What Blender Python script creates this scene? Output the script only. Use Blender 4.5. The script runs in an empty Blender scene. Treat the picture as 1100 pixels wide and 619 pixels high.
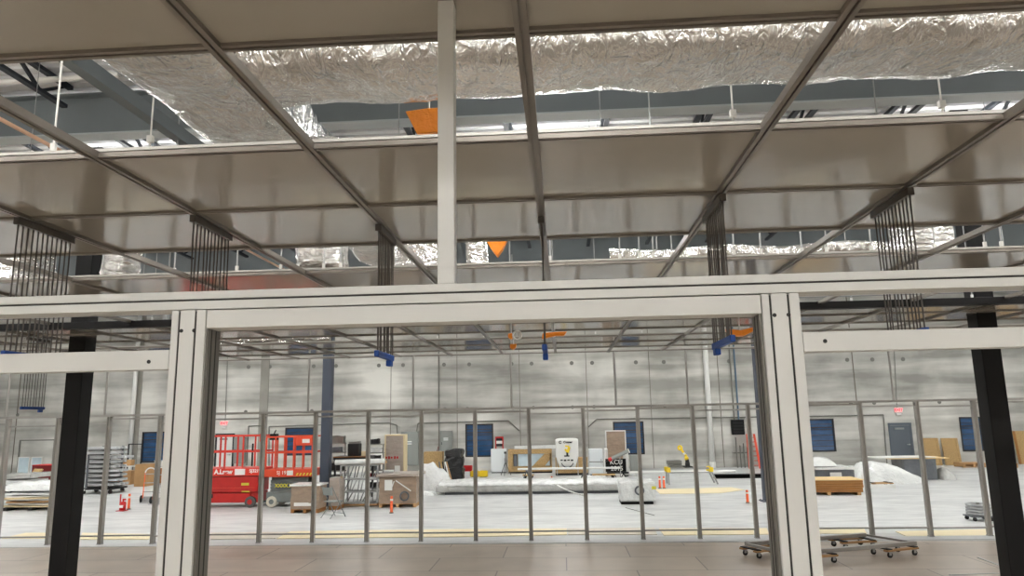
import bpy, math, random
from mathutils import Vector, Matrix, noise
R = random.Random(7)
C = bpy.context.scene.collection
PI = math.pi

# ------------------------------------------------------------ camera
FPX, PITCH, ROLL, YAW, HC = 779.149, 0.17746, -0.018004, 0.064884, 2.65696
def cam_basis():
    cy, sy = math.cos(YAW), math.sin(YAW)
    F0 = Vector((-sy, cy, 0)); R0 = Vector((cy, sy, 0)); U0 = Vector((0, 0, 1))
    F = F0*math.cos(PITCH)+U0*math.sin(PITCH); U = -F0*math.sin(PITCH)+U0*math.cos(PITCH)
    return R0*math.cos(ROLL)+U*math.sin(ROLL), -R0*math.sin(ROLL)+U*math.cos(ROLL), F
CR, CU, CF = cam_basis()
cd = bpy.data.cameras.new('camera'); cam = bpy.data.objects.new('camera', cd); C.objects.link(cam)
cd.sensor_width = 36; cd.lens = FPX/1100*36; cd.clip_start = .05; cd.clip_end = 200
m = Matrix((CR, CU, -CF)).transposed().to_4x4(); m.translation = (0, 0, HC); cam.matrix_world = m
bpy.context.scene.camera = cam
# surveying helpers: a point of the photograph on a known floor height / depth
def ray(x, y): return CF+CR*((x-550)/FPX)-CU*((y-309.5)/FPX)
def fl(x, y, z=0.0):
    d = ray(x, y); t = (z-HC)/d.z; return Vector((d.x*t, d.y*t, z))
def at(x, y, Y):
    d = ray(x, y); t = Y/d.y; return Vector((d.x*t, Y, HC+d.z*t))

# ------------------------------------------------------------ materials
MATS = {}
def mat(name, col, rough=.5, metal=0., bump=None, var=None, emit=0, spec=None, trans=0, coat=0):
    """bump=(scale,strength,dist[,stretch]); var=(scale, amount[, stretch xyz])"""
    if name in MATS: return MATS[name]
    m = bpy.data.materials.new(name); m.use_nodes = True; nt = m.node_tree; N = nt.nodes; L = nt.links
    b = N['Principled BSDF']; b.inputs['Base Color'].default_value = (*col, 1)
    b.inputs['Roughness'].default_value = rough; b.inputs['Metallic'].default_value = metal
    if spec is not None: b.inputs['Specular IOR Level'].default_value = spec
    if coat: b.inputs['Coat Weight'].default_value = coat; b.inputs['Coat Roughness'].default_value = .08
    if trans: b.inputs['Transmission Weight'].default_value = trans
    tc = N.new('ShaderNodeTexCoord')
    if var:
        mp = N.new('ShaderNodeMapping'); L.new(tc.outputs['Object'], mp.inputs[0])
        mp.inputs['Scale'].default_value = var[2] if len(var) > 2 else (1, 1, 1)
        n = N.new('ShaderNodeTexNoise'); n.inputs['Scale'].default_value = var[0]; n.inputs['Detail'].default_value = 6
        L.new(mp.outputs[0], n.inputs['Vector'])
        r = N.new('ShaderNodeValToRGB'); a = var[1]
        r.color_ramp.elements[0].position = .3; r.color_ramp.elements[1].position = .7
        r.color_ramp.elements[0].color = (*[max(0, c*(1-a)) for c in col], 1)
        r.color_ramp.elements[1].color = (*[min(1, c*(1+a)) for c in col], 1)
        L.new(n.outputs['Fac'], r.inputs[0]); L.new(r.outputs[0], b.inputs['Base Color'])
    if bump:
        mp = N.new('ShaderNodeMapping'); L.new(tc.outputs['Object'], mp.inputs[0])
        mp.inputs['Scale'].default_value = bump[3] if len(bump) > 3 else (1, 1, 1)
        n = N.new('ShaderNodeTexNoise'); n.inputs['Scale'].default_value = bump[0]; n.inputs['Detail'].default_value = 5
        n.inputs['Distortion'].default_value = .6
        L.new(mp.outputs[0], n.inputs['Vector'])
        bp = N.new('ShaderNodeBump'); bp.inputs['Strength'].default_value = bump[1]; bp.inputs['Distance'].default_value = bump[2]
        L.new(n.outputs['Fac'], bp.inputs['Height']); L.new(bp.outputs[0], b.inputs['Normal'])
    if emit:
        b.inputs['Emission Color'].default_value = (*col, 1); b.inputs['Emission Strength'].default_value = emit
    MATS[name] = m; return m
def S(r, g, b):  # sRGB 0-255 to linear
    f = lambda c: (c/255/12.92) if c/255 <= .04045 else ((c/255+.055)/1.055)**2.4
    return (f(r), f(g), f(b))

M = dict(
 alu=mat('coated_aluminium', S(184, 185, 182), .42, 0, bump=(60, .05, .002), var=(3, .04)),
 groove=mat('slot_shade_dark', S(30, 30, 28), .7),  # dark stand-in for the shade inside the slots
 hole=mat('black_plug', S(14, 14, 14), .6),
 jamb=mat('bare_aluminium', S(150, 149, 142), .4, .35, var=(2, .06, (1, 1, .2))),
 gridbar=mat('anodised_grid_bar', S(122, 116, 108), .36, .5, var=(4, .08)),
 gridlit=mat('grid_bar_lit_side', S(176, 174, 168), .4, .3),
 panel=mat('glossy_ceiling_panel', S(150, 146, 137), .1, 0, var=(1.2, .04), spec=.6, bump=(1.3, .06, .01)),
 rod=mat('dark_rod', S(78, 74, 70), .45, .4), backing=mat('foil_bounce_backing', S(136, 126, 114), .4),  # backing: unseen panel tops, toned for their reflection in the foil
 bluetape=mat('blue_tape', S(16, 70, 150), .5),
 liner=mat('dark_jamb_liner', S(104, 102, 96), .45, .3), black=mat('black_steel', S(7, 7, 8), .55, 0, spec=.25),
 black2=mat('black_steel_side', S(16, 16, 18), .45, .1),
 bluegrey=mat('blue_grey_steel', S(58, 66, 80), .5),
 flange=mat('pale_girder_flange', S(176, 184, 186), .5), girder=mat('grey_girder_paint', S(112, 120, 124), .6, 0, var=(1, .08)),
 joist=mat('dark_joist_paint', S(38, 44, 52), .6),
 deck=mat('white_roof_deck', S(226, 228, 230), .45, .1),
 silver=mat('bright_silver', S(208, 210, 212), .35, .4), white=mat('white_paint', S(226, 226, 222), .45),
 whitepipe=mat('white_pipe', S(232, 232, 228), .35),
 copper=mat('copper_pipe', S(236, 196, 168), .35, .3),
 steel=mat('galvanised_steel', S(168, 170, 170), .38, .7, var=(12, .12)),
 stud=mat('stud_aluminium', S(158, 156, 151), .38, .4, var=(3, .08, (1, 1, .3))),
 orange=mat('orange_film', S(240, 140, 20), .35, 0, bump=(14, .6, .03)),
 redpaint=mat('red_lift_paint', S(178, 24, 20), .35, 0, var=(3, .12)),
 redrail=mat('red_rail_paint', S(205, 52, 34), .4),
 redor=mat('orange_red_paint', S(206, 68, 34), .4),
 liftgrey=mat('grey_lift_paint', S(112, 118, 116), .45, 0, var=(4, .12)),
 tyre=mat('grey_tyre', S(84, 84, 82), .8), tyrew=mat('pale_tyre', S(206, 200, 184), .8),
 rubber=mat('black_rubber', S(24, 24, 24), .7),
 yellow=mat('yellow_plastic', S(236, 202, 30), .45), red=mat('red_plastic', S(190, 26, 28), .4),
 txtw=mat('white_lettering', S(235, 235, 230), .5), txtb=mat('black_lettering', S(20, 20, 20), .5),
 txty=mat('yellow_decal', S(204, 196, 60), .5),
 film=mat('white_plastic_film', S(226, 228, 226), .22, 0, bump=(9, .8, .05), var=(5, .07), spec=.6),
 filmg=mat('grey_plastic_film', S(186, 186, 182), .25, 0, bump=(8, .8, .05), var=(4, .12), spec=.6),
 brownwrap=mat('brown_wrapped_board', S(150, 130, 112), .3, 0, bump=(7, .7, .04), var=(3, .16, (1, 1, 3))),
 taupe=mat('taupe_wrapped_board', S(168, 156, 146), .3, 0, bump=(8, .6, .03), var=(2.4, .14, (1, 1, 5))),
 card=mat('cardboard', S(182, 142, 96), .7, 0, var=(3, .1)),
 osb=mat('chipboard', S(176, 146, 98), .7, 0, var=(22, .25)),
 ply=mat('pale_plywood', S(226, 196, 140), .6, 0, var=(3, .08, (1, 6, 1))),
 wood=mat('orange_brown_timber', S(146, 98, 44), .55, 0, var=(4, .15, (1, 1, 10))),
 kraft=mat('kraft_paper', S(206, 188, 150), .7, 0, bump=(5, .3, .02)),
 tan=mat('tan_floor_board', S(238, 224, 184), .5, 0, var=(3, .05)),
 tanlight=mat('faded_floor_board', S(206, 198, 182), .5, 0, var=(3, .06)),
 bag=mat('black_bag_film', S(20, 20, 21), .28, 0, bump=(9, 1, .05)),
 glass=mat('blue_window_glass', S(44, 80, 120), .1, 0, var=(1.2, .35, (1, 1, 3)), spec=.9),
 frame=mat('black_window_frame', S(26, 28, 32), .5),
 door=mat('slate_door_paint', S(84, 92, 100), .5), cab=mat('grey_cabinet_paint', S(138, 142, 138), .5),
 iceblue=mat('pale_blue_panel', S(196, 214, 222), .25, 0, var=(4, .06)),
 appliance=mat('white_enamel', S(226, 232, 234), .3), chair=mat('grey_chair_paint', S(128, 134, 132), .45),
 exitred=mat('exit_sign_red', S(255, 60, 70), .4, 0, emit=1.6), exitw=mat('exit_sign_case', S(240, 225, 222), .4),
 maroon=mat('maroon_board', S(120, 28, 30), .5), dkgrey=mat('dark_grey_wrap', S(92, 96, 100), .35, 0, bump=(6, .5, .03), var=(3, .15)),
 conduit=mat('grey_conduit', S(122, 122, 116), .4, .5), blueconduit=mat('blue_conduit', S(88, 112, 132), .4, .3),
 diff=mat('lamp_diffuser', (1, .985, .96), .5, 0, emit=1),
)
LAMP = 62.0
M['diff'].node_tree.nodes['Principled BSDF'].inputs['Emission Strength'].default_value = LAMP

def foil_mat():
    m = bpy.data.materials.new('crinkled_foil'); m.use_nodes = True; nt = m.node_tree; N = nt.nodes; L = nt.links
    b = N['Principled BSDF']; b.inputs['Metallic'].default_value = .95; b.inputs['Roughness'].default_value = .16
    b.inputs['Base Color'].default_value = (*S(238, 238, 236), 1)
    tc = N.new('ShaderNodeTexCoord')
    def noi(sc, scale, det, dist):
        mp = N.new('ShaderNodeMapping'); mp.inputs['Scale'].default_value = sc; L.new(tc.outputs['Object'], mp.inputs[0])
        n = N.new('ShaderNodeTexNoise'); n.inputs['Scale'].default_value = scale; n.inputs['Detail'].default_value = det; n.inputs['Distortion'].default_value = dist
        L.new(mp.outputs[0], n.inputs['Vector']); return n
    n1 = noi((1.6, 1, 1), 3.2, 4, 1.8); n2 = noi((2.4, 1, 1), 3.5, 2, 1.6); n3 = noi((1, 1, 1), 2.2, 2, .5)
    rd = N.new('ShaderNodeMath'); rd.operation = 'SUBTRACT'; rd.inputs[1].default_value = .5; L.new(n2.outputs['Fac'], rd.inputs[0])
    ab = N.new('ShaderNodeMath'); ab.operation = 'ABSOLUTE'; L.new(rd.outputs[0], ab.inputs[0])
    m1 = N.new('ShaderNodeMath'); m1.operation = 'MULTIPLY_ADD'; m1.inputs[1].default_value = 1.3; L.new(ab.outputs[0], m1.inputs[0]); L.new(n1.outputs['Fac'], m1.inputs[2])
    m2 = N.new('ShaderNodeMath'); m2.operation = 'MULTIPLY_ADD'; m2.inputs[1].default_value = 1.5; L.new(n3.outputs['Fac'], m2.inputs[0]); L.new(m1.outputs[0], m2.inputs[2])
    bp = N.new('ShaderNodeBump'); bp.inputs['Strength'].default_value = 1; bp.inputs['Distance'].default_value = .05
    L.new(m2.outputs[0], bp.inputs['Height']); L.new(bp.outputs[0], b.inputs['Normal'])
    return m
M['foil'] = foil_mat()

def wall_mat():
    m = bpy.data.materials.new('tilt_up_concrete'); m.use_nodes = True; nt = m.node_tree; N = nt.nodes; L = nt.links
    b = N['Principled BSDF']; b.inputs['Roughness'].default_value = .7
    tc = N.new('ShaderNodeTexCoord')
    def noi(scale, sc, det=5, dist=0):
        mp = N.new('ShaderNodeMapping'); mp.inputs['Scale'].default_value = sc; L.new(tc.outputs['Object'], mp.inputs[0])
        n = N.new('ShaderNodeTexNoise'); n.inputs['Scale'].default_value = scale; n.inputs['Detail'].default_value = det; n.inputs['Distortion'].default_value = dist
        L.new(mp.outputs[0], n.inputs['Vector']); return n
    a = noi(.35, (1, 1, 1.3), 8, .25); c = noi(.55, (.28, 1, 3.2), 6, .3); e = noi(.3, (1, 1, .12), 3)
    r = N.new('ShaderNodeValToRGB'); r.color_ramp.elements[0].color = (*S(158, 157, 150), 1); r.color_ramp.elements[1].color = (*S(224, 223, 216), 1)
    r.color_ramp.elements[0].position = .4; r.color_ramp.elements[1].position = .6
    m1 = N.new('ShaderNodeMath'); m1.operation = 'MULTIPLY_ADD'; m1.inputs[1].default_value = .5; L.new(c.outputs['Fac'], m1.inputs[0])
    m2 = N.new('ShaderNodeMath'); m2.operation = 'MULTIPLY'; m2.inputs[1].default_value = .5; L.new(a.outputs['Fac'], m2.inputs[0]); L.new(m2.outputs[0], m1.inputs[2])
    L.new(m1.outputs[0], r.inputs[0])
    mx = N.new('ShaderNodeMixRGB'); mx.blend_type = 'MULTIPLY'; mx.inputs[0].default_value = 1
    r2 = N.new('ShaderNodeValToRGB'); r2.color_ramp.elements[0].color = (.78, .78, .78, 1); r2.color_ramp.elements[0].position = .4; r2.color_ramp.elements[1].position = .58
    L.new(e.outputs['Fac'], r2.inputs[0]); L.new(r.outputs[0], mx.inputs[1]); L.new(r2.outputs[0], mx.inputs[2]); L.new(mx.outputs[0], b.inputs['Base Color'])
    bp = N.new('ShaderNodeBump'); bp.inputs['Strength'].default_value = .3; bp.inputs['Distance'].default_value = .02; L.new(a.outputs['Fac'], bp.inputs['Height']); L.new(bp.outputs[0], b.inputs['Normal'])
    return m
def floor_mat():
    m = bpy.data.materials.new('swept_concrete'); m.use_nodes = True; nt = m.node_tree; N = nt.nodes; L = nt.links
    b = N['Principled BSDF']; b.inputs['Roughness'].default_value = .42
    tc = N.new('ShaderNodeTexCoord'); out = []
    for sc, s in (((.5, 1.6, 1), .7), ((.6, 3, 1), 2.2)):
        mp = N.new('ShaderNodeMapping'); mp.inputs['Scale'].default_value = sc; L.new(tc.outputs['Object'], mp.inputs[0])
        n = N.new('ShaderNodeTexNoise'); n.inputs['Scale'].default_value = s; n.inputs['Detail'].default_value = 7; n.inputs['Distortion'].default_value = .7
        L.new(mp.outputs[0], n.inputs['Vector']); out.append(n)
    mm = N.new('ShaderNodeMath'); mm.operation = 'MULTIPLY_ADD'; mm.inputs[1].default_value = .5; h = N.new('ShaderNodeMath'); h.operation = 'MULTIPLY'; h.inputs[1].default_value = .5
    L.new(out[0].outputs['Fac'], mm.inputs[0]); L.new(out[1].outputs['Fac'], h.inputs[0]); L.new(h.outputs[0], mm.inputs[2])
    r = N.new('ShaderNodeValToRGB'); r.color_ramp.elements[0].color = (*S(176, 178, 178), 1); r.color_ramp.elements[1].color = (*S(216, 218, 216), 1)
    r.color_ramp.elements[0].position = .36; r.color_ramp.elements[1].position = .64
    L.new(mm.outputs[0], r.inputs[0]); L.new(r.outputs[0], b.inputs['Base Color'])
    return m
def board_mat():
    m = bpy.data.materials.new('brown_floor_protection'); m.use_nodes = True; nt = m.node_tree; N = nt.nodes; L = nt.links
    b = N['Principled BSDF']; b.inputs['Roughness'].default_value = .3
    tc = N.new('ShaderNodeTexCoord'); br = N.new('ShaderNodeTexBrick')
    br.inputs['Scale'].default_value = 1; br.inputs['Brick Width'].default_value = 2.44; br.inputs['Row Height'].default_value = 1.22
    br.inputs['Mortar Size'].default_value = .012; br.inputs['Color1'].default_value = (*S(184, 170, 154), 1); br.inputs['Color2'].default_value = (*S(172, 157, 141), 1)
    br.inputs['Mortar'].default_value = (*S(104, 92, 82), 1)
    L.new(tc.outputs['Object'], br.inputs['Vector'])
    n = N.new('ShaderNodeTexNoise'); n.inputs['Scale'].default_value = 1.1; n.inputs['Detail'].default_value = 6; L.new(tc.outputs['Object'], n.inputs['Vector'])
    r = N.new('ShaderNodeValToRGB'); r.color_ramp.elements[0].color = (.82, .82, .82, 1); r.color_ramp.elements[0].position = .35; r.color_ramp.elements[1].position = .65; L.new(n.outputs['Fac'], r.inputs[0])
    mx = N.new('ShaderNodeMixRGB'); mx.blend_type = 'MULTIPLY'; mx.inputs[0].default_value = 1; L.new(br.outputs['Color'], mx.inputs[1]); L.new(r.outputs[0], mx.inputs[2]); L.new(mx.outputs[0], b.inputs['Base Color'])
    return m
M['wall'] = wall_mat(); M['floor'] = floor_mat(); M['boards'] = board_mat()

# ------------------------------------------------------------ mesh helpers
class MB:
    def __init__(s): s.v = []; s.f = []
    def add(s, vs, fs):
        o = len(s.v); s.v += [tuple(v) for v in vs]; s.f += [tuple(i+o for i in f) for f in fs]; return s
    def box(s, x0, x1, y0, y1, z0, z1, T=None):
        vs = [Vector((x, y, z)) for z in (z0, z1) for y in (y0, y1) for x in (x0, x1)]
        if T is not None: vs = [T @ v for v in vs]
        return s.add(vs, [(0, 2, 3, 1), (4, 5, 7, 6), (0, 1, 5, 4), (2, 6, 7, 3), (0, 4, 6, 2), (1, 3, 7, 5)])
    def cbox(s, c, sz, T=None):
        return s.box(c[0]-sz[0]/2, c[0]+sz[0]/2, c[1]-sz[1]/2, c[1]+sz[1]/2, c[2]-sz[2]/2, c[2]+sz[2]/2, T)
    def tube(s, p, q, r, n=8, r2=None, cap=True):
        p, q = Vector(p), Vector(q); d = (q-p).normalized(); a = d.orthogonal().normalized(); b = d.cross(a); r2 = r if r2 is None else r2
        vs = [c+(a*math.cos(2*PI*i/n)+b*math.sin(2*PI*i/n))*rr for c, rr in ((p, r), (q, r2)) for i in range(n)]
        fs = [(i, (i+1) % n, n+(i+1) % n, n+i) for i in range(n)]
        if cap: fs += [tuple(range(n))[::-1], tuple(range(n, 2*n))]
        return s.add(vs, fs)
    def path(s, pts, r, n=8):
        for a, b in zip(pts, pts[1:]): s.tube(a, b, r, n)
        return s
    def bar(s, p, q, w, h, up=(0, 0, 1)):   # rectangular bar between two points
        p, q = Vector(p), Vector(q); d = (q-p); L = d.length; d.normalize(); sx = d.cross(Vector(up))
        if sx.length < 1e-4: sx = Vector((1, 0, 0))
        sx.normalize(); u = sx.cross(d)
        vs = [c+sx*(a*w/2)+u*(b*h/2) for c in (p, q) for a, b in ((-1, -1), (1, -1), (1, 1), (-1, 1))]
        return s.add(vs, [(3, 2, 1, 0), (4, 5, 6, 7), (0, 1, 5, 4), (1, 2, 6, 5), (2, 3, 7, 6), (3, 0, 4, 7)])
    def prism(s, prof, T, L):               # profile in local xy extruded along local z by L, then T
        n = len(prof); vs = [T @ Vector((x, y, z)) for z in (0, L) for x, y in prof]
        fs = [(i, (i+1) % n, n+(i+1) % n, n+i) for i in range(n)]+[tuple(range(n))[::-1], tuple(range(n, 2*n))]
        return s.add(vs, fs)
    def torus(s, c, R_, r, axis='y', n=20, k=8, a0=0, a1=2*PI):
        full = abs(a1-a0-2*PI) < 1e-6; vs = []; fs = []; m_ = n if full else n+1
        for i in range(m_):
            t = a0+(a1-a0)*i/n
            for j in range(k):
                u = 2*PI*j/k; rr = R_+r*math.cos(u); w = r*math.sin(u)
                x, z = rr*math.cos(t), rr*math.sin(t)
                p = {'y': (x, w, z), 'z': (x, z, w), 'x': (w, x, z)}[axis]
                vs.append(Vector(c)+Vector(p))
        for i in range(n):
            i2 = (i+1) % m_
            for j in range(k): fs.append((i*k+j, i*k+(j+1) % k, i2*k+(j+1) % k, i2*k+j))
        return s.add(vs, fs)
    def ball(s, c, r, n=10, m_=6):
        if not hasattr(r, '__len__'): r = (r, r, r)
        vs = []; fs = []
        for i in range(m_+1):
            a = -PI/2+PI*i/m_
            for j in range(n):
                b = 2*PI*j/n; vs.append((c[0]+r[0]*math.cos(a)*math.cos(b), c[1]+r[1]*math.cos(a)*math.sin(b), c[2]+r[2]*math.sin(a)))
        for i in range(m_):
            for j in range(n): fs.append((i*n+j, i*n+(j+1) % n, (i+1)*n+(j+1) % n, (i+1)*n+j))
        return s.add(vs, fs)
    def build(s, name, m, parent=None, bevel=0, smooth=False, loc=None):
        me = bpy.data.meshes.new(name); me.from_pydata(s.v, [], s.f); me.materials.append(m if not isinstance(m, str) else M[m])
        me.validate()
        o = bpy.data.objects.new(name, me); C.objects.link(o)
        if parent is not None: o.parent = parent
        if loc is not None: o.location = loc
        if smooth:
            for p in me.polygons: p.use_smooth = True
        if bevel:
            b = o.modifiers.new('bevel', 'BEVEL'); b.width = bevel; b.segments = 2; b.limit_method = 'ANGLE'
        return o
def tag(o, label, cat, group=None):
    o['label'] = label; o['category'] = cat
    if group: o['group'] = group
    return o
def thing(name, label, cat, loc=(0, 0, 0), rz=0, group=None):
    o = bpy.data.objects.new(name, None); C.objects.link(o); o.location = loc; o.rotation_euler = (0, 0, rz)
    o.empty_display_size = .2
    return tag(o, label, cat, group)
def struct(o): o['kind'] = 'structure'; return o
def dup(root, loc, rz=None, label=None):
    r = root.copy(); C.objects.link(r); r.location = loc
    if rz is not None: r.rotation_euler = (0, 0, rz)
    if label: r['label'] = label
    for ch in list(root.children):
        c = ch.copy(); C.objects.link(c); c.parent = r
        for g in ch.children:
            d = g.copy(); C.objects.link(d); d.parent = c
    return r
def text(name, body, size, m, parent, loc, rot=(PI/2, 0, 0), depth=.004, bold=0):
    cu = bpy.data.curves.new(name, 'FONT'); cu.body = body; cu.size = size; cu.extrude = depth; cu.align_x = 'CENTER'; cu.align_y = 'CENTER'; cu.offset = bold
    t = bpy.data.objects.new(name, cu); C.objects.link(t)
    dg = bpy.context.evaluated_depsgraph_get(); me = bpy.data.meshes.new_from_object(t.evaluated_get(dg)); bpy.data.objects.remove(t)
    me.materials.clear(); me.materials.append(M[m]); o = bpy.data.objects.new(name, me); C.objects.link(o); o.parent = parent
    o.location = loc; o.rotation_euler = rot; return o
def crumple(x0, x1, y0, y1, z0, z1, step=.08, amp=.03, seed=0, bulge=0., keep_bottom=True):
    """closed box with subdivided, wrinkled sides"""
    b = MB(); nx = max(2, int((x1-x0)/step)); ny = max(2, int((y1-y0)/step)); nz = max(2, int((z1-z0)/step)); idx = {}
    def P(i, j, k):
        if (i, j, k) in idx: return idx[(i, j, k)]
        u, v, w = i/nx, j/ny, k/nz; p = Vector((x0+(x1-x0)*u, y0+(y1-y0)*v, z0+(z1-z0)*w))
        nn = noise.noise_vector(p*2.2+Vector((seed, 0, 0)))*amp+noise.noise_vector(p*6+Vector((0, seed, 0)))*amp*.5
        if k == 0 and keep_bottom: nn.z = 0; nn *= .3
        if bulge: nn += Vector(((u-.5)*2*bulge*math.sin(PI*w), (v-.5)*2*bulge*math.sin(PI*w), (w-.0)*bulge*math.sin(PI*u)))
        idx[(i, j, k)] = len(b.v); b.v.append(tuple(p+nn)); return idx[(i, j, k)]
    for i in range(nx):
        for j in range(ny):
            b.f.append((P(i, j, 0), P(i, j+1, 0), P(i+1, j+1, 0), P(i+1, j, 0))); b.f.append((P(i, j, nz), P(i+1, j, nz), P(i+1, j+1, nz), P(i, j+1, nz)))
    for i in range(nx):
        for k in range(nz):
            b.f.append((P(i, 0, k), P(i+1, 0, k), P(i+1, 0, k+1), P(i, 0, k+1))); b.f.append((P(i, ny, k), P(i, ny, k+1), P(i+1, ny, k+1), P(i+1, ny, k)))
    for j in range(ny):
        for k in range(nz):
            b.f.append((P(0, j, k), P(0, j, k+1), P(0, j+1, k+1), P(0, j+1, k))); b.f.append((P(nx, j, k), P(nx, j+1, k), P(nx, j+1, k+1), P(nx, j, k+1)))
    return b
def heap(w, d, h, seed, step=.09, ridge=None, sharp=1.6):
    """a crumpled mound w x d x h on z=0, centred; closed underneath"""
    b = MB(); nx = int(w/step); ny = int(d/step)
    for j in range(ny+1):
        for i in range(nx+1):
            u, v = i/nx*2-1, j/ny*2-1; x, y = u*w/2, v*d/2
            e = max(0, 1-abs(u)**2.4)*max(0, 1-abs(v)**2.4)
            hh = ridge(u, v) if ridge else 1
            n = .5+.5*noise.noise(Vector((x*1.1+seed, y*1.1, seed))); fold = 1-abs(noise.noise(Vector((x*2.2+y*1.2, y*1.0+seed, 3))))*1.2
            z = h*e**.5*hh*(.45+.35*n+.28*fold); x += .05*noise.noise(Vector((x*4, y*4, seed+3)))
            b.v.append((x, y, max(.004, z)))
    for j in range(ny):
        for i in range(nx):
            a = j*(nx+1)+i; b.f.append((a, a+1, a+nx+2, a+nx+1))
    n0 = len(b.v); b.v += [(-w/2, -d/2, 0), (w/2, -d/2, 0), (w/2, d/2, 0), (-w/2, d/2, 0)]
    b.f.append((n0+3, n0+2, n0+1, n0)); return b
def rotz(a): return Matrix.Rotation(a, 4, 'Z')

# ------------------------------------------------------------ the hall
WY = 38.5; WX0, WX1, WB = -42., 36., -12.; ROOF = 8.6
struct(MB().box(WX0, WX1, WB, WY, -.3, 0).build('floor', 'floor'))
struct(MB().box(WX0, WX1, WB, 16.2, 0.0, .006).build('floor_covering', 'boards', loc=(0, 0, 0)))
wb = MB()
wins = []   # (x0,x1,z0,z1)
for x0, y0, x1, y1 in ((152, 464, 177, 497), (306, 459.5, 337.5, 489.5), (500, 455.5, 530, 491), (659, 453, 692, 488.5), (869, 450, 897, 485.5), (1032, 448, 1056, 485)):
    a = at(x0, (y0+y1)/2, WY); b = at(x1, (y0+y1)/2, WY); t = at((x0+x1)/2, y0, WY); u = at((x0+x1)/2, y1, WY); wins.append((a.x, b.x, u.z, t.z))
xs = WX0
for (x0, x1, z0, z1) in wins:
    wb.box(xs, x0, WY, WY+.25, 0, ROOF); wb.box(x0, x1, WY, WY+.25, 0, z0); wb.box(x0, x1, WY, WY+.25, z1, ROOF); xs = x1
wb.box(xs, WX1, WY, WY+.25, 0, ROOF)
wall = struct(wb.build('wall_back', 'wall'))
struct(MB().box(WX0-.25, WX0, WB, WY, 0, ROOF).build('wall_left', 'wall'))
struct(MB().box(WX1, WX1+.25, WB, WY, 0, ROOF).build('wall_right', 'wall'))
struct(MB().box(WX0, WX1, WB-.25, WB, 0, ROOF).build('wall_front', 'wall'))
# seams and lifting-anchor plugs of the tilt-up panels
M['seam'] = mat('panel_joint', S(110, 104, 94), .8); M['plug'] = mat('grout_plug', S(120, 120, 114), .8); M['patch'] = mat('dark_pilaster', S(150, 148, 140), .8, 0, var=(1.2, .12))  # patch: pilaster strips, darker than the wall with a mottled tone
jb = MB()
for px, w in ((22, .05), (471.5, .045), (420, .03), (491, .03), (558, .03), (630, .03), (698, .03), (772, .035), (918, .05)):
    x = at(px, 410, WY).x; jb.box(x-w/2, x+w/2, WY-.012, WY, 0, ROOF)
jb.build('panel_joint', 'seam', wall)
pb = MB()
for a, b_ in ((280, 289), (147, 153)):
    x0, x1 = at(a, 410, WY).x, at(b_, 410, WY).x; pb.box(x0, x1, WY-.05, WY, 0, ROOF)
pb.build('pilaster', 'patch', wall)
pl = MB()
for px in (267, 290, 337, 361, 407, 433, 477, 504, 549.5, 571, 614, 636, 683, 713, 783, 910, 937, 970, 24, 62, 136, 161):
    p = at(px, 391-(px-550)*.012, WY); pl.tube((p.x, WY-.014, p.z), (p.x, WY, p.z), .105, 14)
for px in (264, 335, 478, 502, 551, 573, 615, 638, 714, 939, 985, 1009, 19, 914):
    p = at(px, 438.5-(px-550)*.014, WY); pl.tube((p.x, WY-.014, p.z), (p.x, WY, p.z), .095, 14)
pl.build('anchor_plug', 'plug', wall)
for i, (x0, x1, z0, z1) in enumerate(wins):
    w = bpy.data.objects.new('window_%d' % (i+1), None); C.objects.link(w); struct(w); w.location = ((x0+x1)/2, WY, z0)
    W = x1-x0; H = z1-z0; f = MB(); t = .07
    f.box(-W/2, -W/2+t, -.02, .12, 0, H).box(W/2-t, W/2, -.02, .12, 0, H).box(-W/2+t, W/2-t, -.02, .12, 0, t).box(-W/2+t, W/2-t, -.02, .12, H-t, H)
    f.box(-W/2+t, W/2-t, 0, .1, H*.72, H*.72+.05)
    f.build('window_frame', 'frame', w)
    MB().box(-W/2+t, W/2-t, .05, .07, t, H-t).build('pane', 'glass', w)
    bl = MB()
    for k in range(1, 6): bl.box(-W/2+t, W/2-t, .03, .045, H*k/6-.015, H*k/6+.015)
    bl.build('glazing_bar', 'frame', w)
# doors
def door(n, xa, xb, ytop, slab, closer=True):
    p = at((xa+xb)/2, ytop, WY); x0, x1 = at(xa, ytop+20, WY).x, at(xb, ytop+20, WY).x; W = x1-x0; H = p.z
    d = bpy.data.objects.new('door_%d' % n, None); C.objects.link(d); struct(d); d.location = ((x0+x1)/2, WY-.01, 0)
    MB().box(-W/2, -W/2+.09, -.05, 0, 0, H).box(W/2-.09, W/2, -.05, 0, 0, H).box(-W/2+.09, W/2-.09, -.05, 0, H-.12, H).build('door_frame', 'frame' if n == 1 else 'door', d)
    MB().box(-W/2+.1, W/2-.1, -.035, 0, .01, H-.13).build('door_leaf', slab, d)
    if closer: MB().box(-W*.25, W*.15, -.1, -.05, H-.33, H-.24).build('door_closer', 'cab', d)
    MB().tube((W/2-.2, -.1, 1.0), (W/2-.2, -.03, 1.0), .035).box(W/2-.34, W/2-.18, -.12, -.09, .98, 1.02).build('door_handle', 'steel', d)
door(1, 231, 251.5, 466, 'white'); door(2, 955.5, 980.5, 454.3, 'door')
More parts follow.
